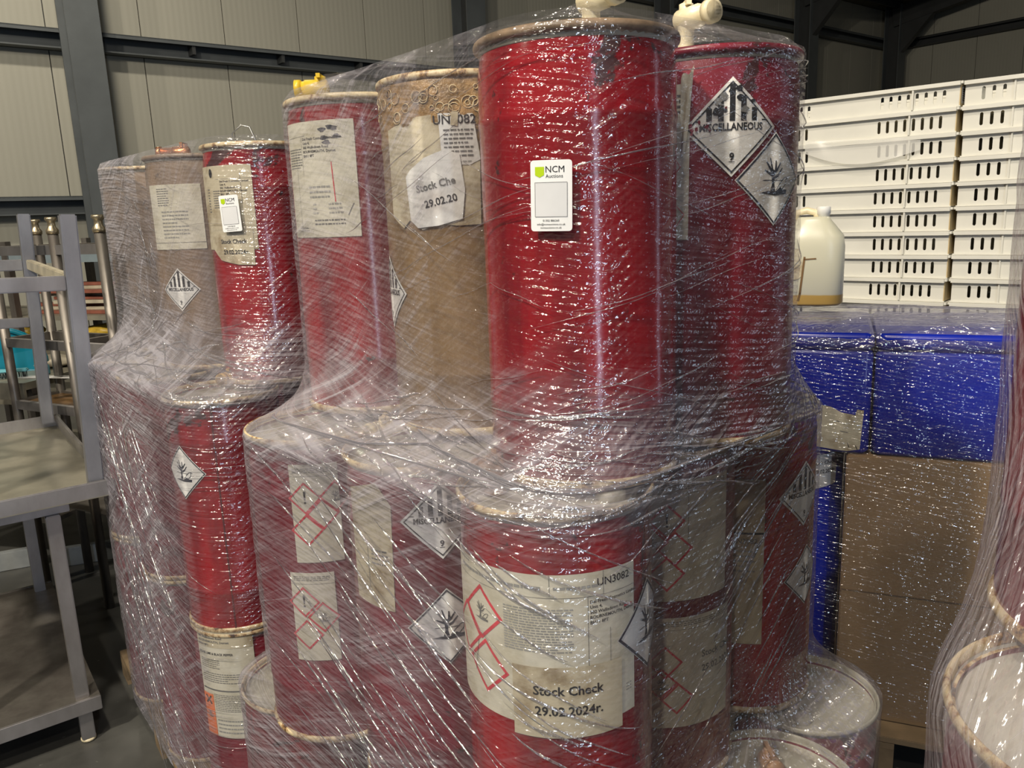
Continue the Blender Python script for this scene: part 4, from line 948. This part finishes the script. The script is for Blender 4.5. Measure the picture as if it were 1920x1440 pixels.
n = m + 3; b.add(vs, [tuple(range(n)), tuple(reversed(range(n, 2 * n)))] + [(i, i + n, (i + 1) % n + n, (i + 1) % n) for i in range(n)]); b.build('pan', TEAL, dp)
MB().tube([(.15 * math.cos(PI * k / m) * 1.01, .006, .03 + .133 * math.sin(PI * k / m)) for k in range(m + 1)], .010, 8).build('pan_rim', TEAL, dp)
MB().tube([(-.05, .01, .155), (-.06, .015, .22), (-.075, .02, .30)], .016, 10).build('handle', TEAL, dp)
bh = root('hand_brush', 'pale turquoise hand brush lying in front of the dustpan', 'brush', (-2.40, 3.83, 1.0205), R(15))
MB().box((-.12, -.02, .028), (.05, .02, .042)).build('brush_back', TEALL, bh, bevel=.004)
b = MB(); rnd = random.Random(2)
for k in range(60): x, y = rnd.uniform(-.11, .04), rnd.uniform(-.016, .016); b.tube([(x, y, .0285), (x + rnd.uniform(-.004, .004), y, .0)], .0015, 4)
bb = b.build('bristles', simple('dark_bristle', (.05, .06, .06), .6), bh); bb['kind'] = 'stuff'
sb = root('spray_bottle', 'little pale blue bottle standing on the bench right of the dustpan', 'bottle', (-2.30, 3.90, 1.0205))
MB().lathe([(.018, 0), (.020, .004), (.020, .04), (.010, .052)], 16, (0, 0), (True, False)).build('bottle_body', TEALL, sb); MB().lathe([(.0115, .050), (.0115, .066), (.008, .07)], 12, (0, 0), (True, True)).build('cap', WHITE, sb)
fr = MB().box((-.15, -.03, 0), (.16, .03, .003)).build('white_scraper', WHITE, None, (-2.24, 3.80, 1.0205), (0, 0, R(-10)), bevel=.001); tag(fr, 'flat white plastic scraper beside the brush', 'scraper')
# pale bars on the dark floor behind the table
BAR = simple('grey_channel', (.30, .32, .33), .5, .2, .15)
for i, (x, y, l_, r_) in enumerate(((-2.25, 3.95, .34, 20), (-2.62, 3.9, .28, 24), (-2.05, 4.35, .5, 18))):
    o = MB().box((-l_ / 2, -.02, .0), (l_ / 2, .02, .10)).build('metal_bar', BAR, None, (x, y, .0), (0, 0, R(r_)), bevel=.004)
    tag(o, ('short grey metal bar on the dark floor right of the table leg', 'grey metal bar on the dark floor left of the table leg', 'long grey metal bar on the floor under the shelving')[i], 'bar')

# ------------------------------------------------------------------ white trays (stacked), right background
CR = simple('white_tray_plastic', (0.88, 0.87, 0.80), 0.42, 0, 0.05, 6)
_nt = CR.node_tree; _mx = N(_nt, 'ShaderNodeMixShader'); _tl = N(_nt, 'ShaderNodeBsdfTranslucent'); _tl.inputs[0].default_value = (.85, .78, .60, 1); _mx.inputs[0].default_value = .22
L(_nt, _nt.nodes['Principled BSDF'].outputs[0], _mx.inputs[1]); L(_nt, _tl.outputs[0], _mx.inputs[2]); L(_nt, _mx.outputs[0], _nt.nodes['Material Output'].inputs[0])
CL, CH, CD = .86, .0935, .42
slots = [.053 + .0325 * k for k in range(8)]; slots += [CL - s for s in slots]
slots2 = [.053 + .0325 * k for k in range(8)] + [CL - .060 - .0345 * k for k in range(3)]
def slot_panel(slots):
    c = bpy.data.curves.new('p', 'CURVE'); c.dimensions = '2D'; c.fill_mode = 'BOTH'; c.extrude = .0015
    def sp(pts):
        s_ = c.splines.new('POLY'); s_.points.add(len(pts) - 1); s_.use_cyclic_u = True
        for q, p_ in zip(s_.points, pts): q.co = (p_[0], p_[1], 0, 1)
    sp([(0, 0), (CL, 0), (CL, CH - .004), (0, CH - .004)])
    for s_ in slots:
        hw, y0, y1 = .0058, .022, .058
        sp([(s_ + hw * math.cos(t), y1 + hw * math.sin(t)) for t in [k * PI / 5 for k in range(6)]] + [(s_ + hw * math.cos(t), y0 + hw * math.sin(t)) for t in [PI + k * PI / 5 for k in range(6)]])
    o = bpy.data.objects.new('p', c); COL.objects.link(o); me = bpy.data.meshes.new_from_object(o.evaluated_get(bpy.context.evaluated_depsgraph_get())); bpy.data.objects.remove(o); bpy.data.curves.remove(c)
    me.transform(Matrix.Rotation(PI / 2, 4, 'X')); me.materials.clear(); return me
SP = slot_panel(slots); SP.name = 'slotted_side'; SP.materials.append(CR)
SP2 = slot_panel(slots2); SP2.materials.append(CR)
# tray local: x 0 (right end, near) .. CL towards the far left ; y 0 front .. CD behind
base_t = MB().box((0, 0, .002), (CL, CD, .005)).mesh('tray_floor')
rim_t = MB(); rim_t.box((-.004, -.020, CH - .015), (CL + .004, .004, CH - .0005)).box((-.004, CD - .004, CH - .010), (CL + .004, CD + .012, CH - .0005)).box((-.012, -.012, CH - .010), (-.0, CD + .012, CH - .0005)).box((CL, -.012, CH - .010), (CL + .012, CD + .012, CH - .0005))
rim_t.box((.160, -.018, .004), (.166, -.002, CH - .010)).box((CL - .166, -.010, .004), (CL - .160, -.002, CH - .010)).box((-.006, -.010, .0005), (CL + .006, 0, .005))
rim_m = rim_t.mesh('tray_rim'); end_m = MB().box((-.003, .0, .004), (.0, CD, CH - .006)).mesh('tray_end')
for me in (base_t, rim_m, end_m): me.materials.append(CR)
u_ = Vector((-.743, .669, 0)); v_ = Vector((.669, .743, 0))
CANE = simple('tan_tray_end', (.62, .48, .26), .5, 0, .1)
def tray(o3, z, label, grp, first=None, SP=SP):
    if first: 
        r_ = first.copy(); COL.objects.link(r_)
        for ch in first.children: c_ = ch.copy(); COL.objects.link(c_); c_.parent = r_
    else:
        r_ = bpy.data.objects.new('stacking_tray', None); COL.objects.link(r_)
        link('tray_floor', base_t, None, r_); link('tray_rim', rim_m, None, r_)
        link('slotted_side', SP, None, r_, (0, 0, .003)); link('slotted_side', SP, None, r_, (0, CD, .003)); 
        e_ = link('tray_end', end_m, None, r_); link('tray_end', end_m, None, r_, (CL + .003, 0, 0))
        e_.material_slots[0].link = 'OBJECT'; e_.material_slots[0].material = CANE
    m_ = Matrix((u_, v_, Vector((0, 0, 1)))).transposed().to_4x4(); m_.translation = (o3[0], o3[1], z); r_.matrix_world = m_
    tag(r_, label, 'tray', grp); return r_
OA = Vector((1.745, 3.2, 0)); OB = OA - u_ * (CL + .022) + v_ * .02; NT = 22
nm2 = ['lowest', 'second', 'third', 'fourth', 'fifth', 'sixth', 'seventh', 'eighth', 'ninth', 'tenth', 'eleventh', 'twelfth']; first = None; Z0 = 2.135 - NT * CH
nm = ['topmost', 'second from the top', 'third from the top', 'fourth from the top', 'fifth from the top', 'sixth from the top', 'seventh from the top', 'eighth from the top', 'ninth from the top', 'tenth from the top']
for st, (o3, side) in enumerate(((OA, 'left'), (OB, 'right'))):
    first = None
    for k in range(NT):
        j = NT - 1 - k; off = u_ * random.uniform(-.004, .004)
        lab = ('white slotted tray, %s in the %s tray stack' % (nm[j], side)) if j < len(nm) else 'white slotted tray in the %s tray stack, %s from the floor, behind the blue containers' % (side, nm2[k])
        t_ = tray(o3 + off, Z0 + k * CH, lab, 'white slotted trays in the %s stack' % side, first, (SP, SP2)[st])
        first = first or t_
        if j == 0 and st == 0: topA = t_
MB().box((.0, .0, .0), (.9, 1.0, max(.01, Z0 - .002))).build('tray_dolly', CR, None, OA - v_ * .02 - u_ * 0.0, (0, 0, math.atan2(u_.y, u_.x) - 0)) if False else None
dl = MB().box((-CL - .03, 0, 0), (CL, CD, Z0 - .001)).build('tray_dolly', simple('grey_dolly', (.2, .2, .2), .6)); dl.matrix_world = Matrix((u_, v_, Vector((0, 0, 1)))).transposed().to_4x4(); dl.location = OA; tag(dl, 'flat grey dolly under the two stacks of white trays', 'dolly')
# printed sticker on the end of the top tray
a = Flat(); a.rect(WHITE, 0, 0, .10, .062); a.block(INK, .01, .008, .09, .055, 6, 60, 2, .8, .5)
stick(topA, a, lambda x, y, d: (-.0035 - d, .015 + x, .014 + y), names=('tray_sticker', 'print'), step=0)

# torn clear sheet hanging over the tray fronts
rg = MB(); g = []; nu, nv = 20, 8
for i in range(nu + 1):
    for j in range(nv + 1):
        uu, vv = i / nu, j / nv; x = .12 + .46 * uu; drop = (.05 + .05 * math.sin(PI * uu)) * vv
        g.append(OA + u_ * x - v_ * (.016 + .03 * vv * math.sin(PI * uu) + .004 * math.sin(8 * uu)) + Vector((0, 0, 2.135 - CH * 2 - .006 + .02 * uu - drop)))
rg.add(g, [(i * (nv + 1) + j, (i + 1) * (nv + 1) + j, (i + 1) * (nv + 1) + j + 1, i * (nv + 1) + j + 1) for i in range(nu) for j in range(nv)], True)
def poly_film():
    m, nt, bs = new_mat('clear_polythene'); bs.inputs['Base Color'].default_value = (.85, .84, .80, 1); bs.inputs['Alpha'].default_value = .45; bs.inputs['Roughness'].default_value = .2; return m
tag(rg.build('plastic_sheet_scrap', poly_film()), 'torn clear plastic scrap hanging over the second and third trays', 'film')

# ------------------------------------------------------------------ blue containers, carton and jerrycan
BO = Vector((.975, 2.25, 0)); bx = Vector((.924, -.383, 0)); by = Vector((.383, .924, 0)); BM = frame_mat(BO, bx, by); BRZ = math.atan2(bx.y, bx.x)
BLUE = simple('blue_plastic', (0.006, 0.020, 0.36), 0.22, 0, 0.18, 4, 0.05)
CARD = simple('brown_cardboard', (0.30, 0.195, 0.10), 0.6, 0, 0.08, 5, 0.1)
def bw(x, y, z=0): return tuple(BM @ Vector((x, y, z)))
def rbox(x0, y0, z0, x1, y1, z1, r=.05, n=6):
    b = MB(); ring = []
    for cx, cy, a0 in ((x1 - r, y0 + r, -90), (x1 - r, y1 - r, 0), (x0 + r, y1 - r, 90), (x0 + r, y0 + r, 180)):
        for q in range(n + 1): ring.append((cx, cy, R(a0 + 90 * q / n)))
    vs = []; fs = []; pr = [(r - .012, z0), (r, z0 + .012), (r, z1 - .012), (r - .004, z1 - .004), (r - .012, z1)]; m = len(ring)
    for rr, z in pr: vs += [(cx + rr * math.cos(t), cy + rr * math.sin(t), z) for cx, cy, t in ring]
    for j in range(len(pr) - 1):
        for i in range(m): k = (i + 1) % m; fs.append((j * m + i, j * m + k, (j + 1) * m + k, (j + 1) * m + i))
    fs += [tuple(reversed(range(m))), tuple(range((len(pr) - 1) * m, len(pr) * m))]; return b.add(vs, fs, True)
def container(label, x0, x1):
    t = root('blue_container', label, 'container', bw(0, 0, 0), BRZ)
    rbox(x0 + .002, .006, .977, x1 - .002, .50, 1.285, .022).build('container_body', BLUE, t)
    rbox(x0, .0, 1.2855, x1, .51, 1.335, .026).build('container_lid', BLUE, t)
    return t
cA = container('blue plastic lidded container on the left, partly behind the drums, with torn paper label', -.47, .060)
cB = container('blue plastic lidded container on the right with the big cold window reflection', .062, .62)
a = Flat(); a.poly(PAPERD, [(-.10, -.060), (-.03, -.068), (.0, -.070), (.034, -.062), (.040, .055), (.022, .057), (.018, .040), (-.02, .046), (-.05, .062), (-.10, .070)]); a.line(GREYINK, [(-.03, .02), (-.01, .012)], .0025, 2); a.line(GREYINK, [(-.02, -.01), (.0, -.014)], .002, 2); a.line(INK, [(.0, -.045), (.005, -.058)], .002, 2); a.line(INK, [(.022, -.052), (.028, -.064)], .002, 2)
stick(cA, a, lambda x, y, d: (x + .0, .0045 - d, 1.055 + y), names=('torn_paper_label', 'print'), step=.02, wob=.001)
bdr = root('blue_drum', 'blue plastic drum standing left of the brown carton, below the blue container', 'drum', bw(-.183, .188, .13))
MB().lathe([(.01, 0), (.165, .0), (.178, .02), (.178, .40), (.181, .41), (.181, .44), (.178, .45), (.178, .80), (.170, .825), (.170, .846), (.01, .846)], 56).build('drum_body', BLUE, bdr)
a = Flat(); a.poly(WHITE, [(-.09, -.06), (.030, -.050), (.034, .05), (-.09, .05)]); a.text(INK, 'Stock Check', .017, .022, .018, 'r', 2, .0003); a.text(INK, '29.02.2024r.', .017, .026, -.010, 'r', 2, .0003)
stick(bdr, a, cyl_place(.1790, -62, .775), label='white slip reading Stock Check 29.02.2024r.')
ct = root('cardboard_carton', 'tall brown cardboard carton under the right blue container', 'carton', bw(0, 0, .13), BRZ)
MB().box((.0, .0, 0), (.62, .52, .845)).build('carton_body', CARD, ct, bevel=.004)
MB().box((.0, -.002, .42), (.62, -.0005, .422)).build('carton_crease', simple('carton_crease', (.16, .10, .05), .7), ct)
pb = pallet('wooden pallet under the blue containers and carton', bw(.12, .27), BRZ, .129, 1.05, .7)
def rect_r(x0, y0, x1, y1, c, n, rr=.03):
    pts = []
    for X, Y in ((x0, y0), (x1, y0), (x1, y1), (x0, y1)):
        w_ = BM @ Vector((X, Y, 0)); pts.append((w_.x, w_.y))
    return hull_r(pts, rr, c, n)
cc = BM @ Vector((.07, .26, 0)); c4 = (cc.x, cc.y)
g2 = rect_r(-.46, .01, .61, .50, c4, 300, .018); g3 = rect_r(-.42, .06, .56, .46, c4, 300, .018)
f4 = Film(c4, 300, [(.15, g2, 1), (1.30, g2, 1), (1.352, g3, 2.0)], zrange(.15, 1.30, .02) + zrange(1.305, 1.352, .006), lambda p, u: .22 + .8 * gs(p.z, 1.33, .05), .003)
w4 = root('stretch_wrap', 'clear stretch film round the blue containers and carton on the right', 'film', (0, 0, 0))
f4.build('film_sheet', film_mat('stretch_film_blue_pallet', .01, .5, (9, -16), 11.0, .2, .9), w4)
# film puffed over the top of the containers
g = []; nu, nv = 60, 24
for i in range(nu + 1):
    for j in range(nv + 1):
        x = -.43 + 1.0 * i / nu; y = .05 + .42 * j / nv; e = min(1, 6 * min(i / nu, 1 - i / nu, j / nv, 1 - j / nv))
        g.append(BM @ Vector((x, y, 1.3515 + e * (.010 + .022 * abs(noise.noise(Vector((x * 3, y * 14, 0)))) + .008 * noise.noise(Vector((x * 9, y * 40, 4)))))))
me = bpy.data.meshes.new('film_top'); me.from_pydata(g, [], [(i * (nv + 1) + j, (i + 1) * (nv + 1) + j, (i + 1) * (nv + 1) + j + 1, i * (nv + 1) + j + 1) for i in range(nu) for j in range(nv)])
me.polygons.foreach_set('use_smooth', [True] * len(me.polygons)); ul = me.uv_layers.new(name='UVMap')
for lp in me.loops: i, j = divmod(lp.vertex_index, nv + 1); ul.data[lp.index].uv = (i / nu, j / nv * .42)
at = me.attributes.new('haze', 'FLOAT', 'POINT'); at.data.foreach_set('value', [.9] * len(me.vertices)); link('film_top', me, film_mat('stretch_film_top', .05, .8, (2, -9), 2.0, .35, .9), w4)

# jerrycan
def can_mat():
    m, nt, bs = new_mat('translucent_can'); v = objvec(nt, False)
    sx = N(nt, 'ShaderNodeSeparateXYZ'); L(nt, v, sx.inputs[0])
    k = maprange(nt, math_n(nt, 'ADD', sx.outputs['Z'], math_n(nt, 'MULTIPLY', noise_n(nt, v, 15, 2), .006)), .036, .040, 0, 1)
    mx = N(nt, 'ShaderNodeMix', data_type='RGBA'); L(nt, k, mx.inputs[0]); mx.inputs[6].default_value = (.60, .38, .09, 1); mx.inputs[7].default_value = (.66, .64, .50, 1)
    L(nt, mx.outputs[2], bs.inputs['Base Color']); bs.inputs['Roughness'].default_value = .3; bs.inputs['Transmission Weight'].default_value = .12; bs.inputs['Subsurface Weight'].default_value = .15; bs.inputs['Subsurface Radius'].default_value = (.03, .03, .02)
    return m
jc = root('jerrycan', 'translucent plastic jerrycan with amber liquid at the bottom, on the blue containers', 'jerrycan', tuple(BM @ Vector((-.125, .26, 1.388))), BRZ)
b = MB(); sec = [(.0, .085, .055, .02), (.008, .095, .065, .03), (.18, .095, .065, .03), (.215, .090, .062, .03), (.262, .052, .040, .025), (.272, .045, .035, .022)]; vs = []; fs = []; m = 32
for z, hx, hy, rr in sec:
    for k in range(m):
        t = 2 * PI * k / m; p = 3.2; cx, cy = math.cos(t), math.sin(t)
        vs.append((hx * math.copysign(abs(cx) ** (2 / p), cx), hy * math.copysign(abs(cy) ** (2 / p), cy), z))
for j in range(len(sec) - 1):
    for k in range(m): k2 = (k + 1) % m; fs.append((j * m + k, j * m + k2, (j + 1) * m + k2, (j + 1) * m + k))
fs += [tuple(reversed(range(m))), tuple(range((len(sec) - 1) * m, len(sec) * m))]
b.add(vs, fs, True).build('can_body', can_mat(), jc)
MB().tube([(-.055, 0, .255), (-.05, 0, .285), (-.02, 0, .292), (.005, 0, .285), (.012, 0, .268)], .011, 10).build('handle', CREAM, jc)
MB().lathe([(.018, .268), (.018, .278), (.021, .280), (.021, .300), (.018, .303)], 20, (.028, 0), (True, True)).build('screw_cap', WHITE, jc)
a = Flat(); a.poly(PAPERD, [(-.085, .075), (-.035, .085), (-.022, .10), (-.026, .14), (-.034, .178), (-.075, .175)]); a.line(BRTRAY, [(-.02, .145), (.012, .147)], .004, 2); a.line(BRTRAY, [(-.020, .15), (-.03, .04), (-.034, .02)], .006, 2)
stick(jc, a, lambda x, y, d: (x, -.0655 - d, y), names=('stained_label', 'stain'), step=.02)
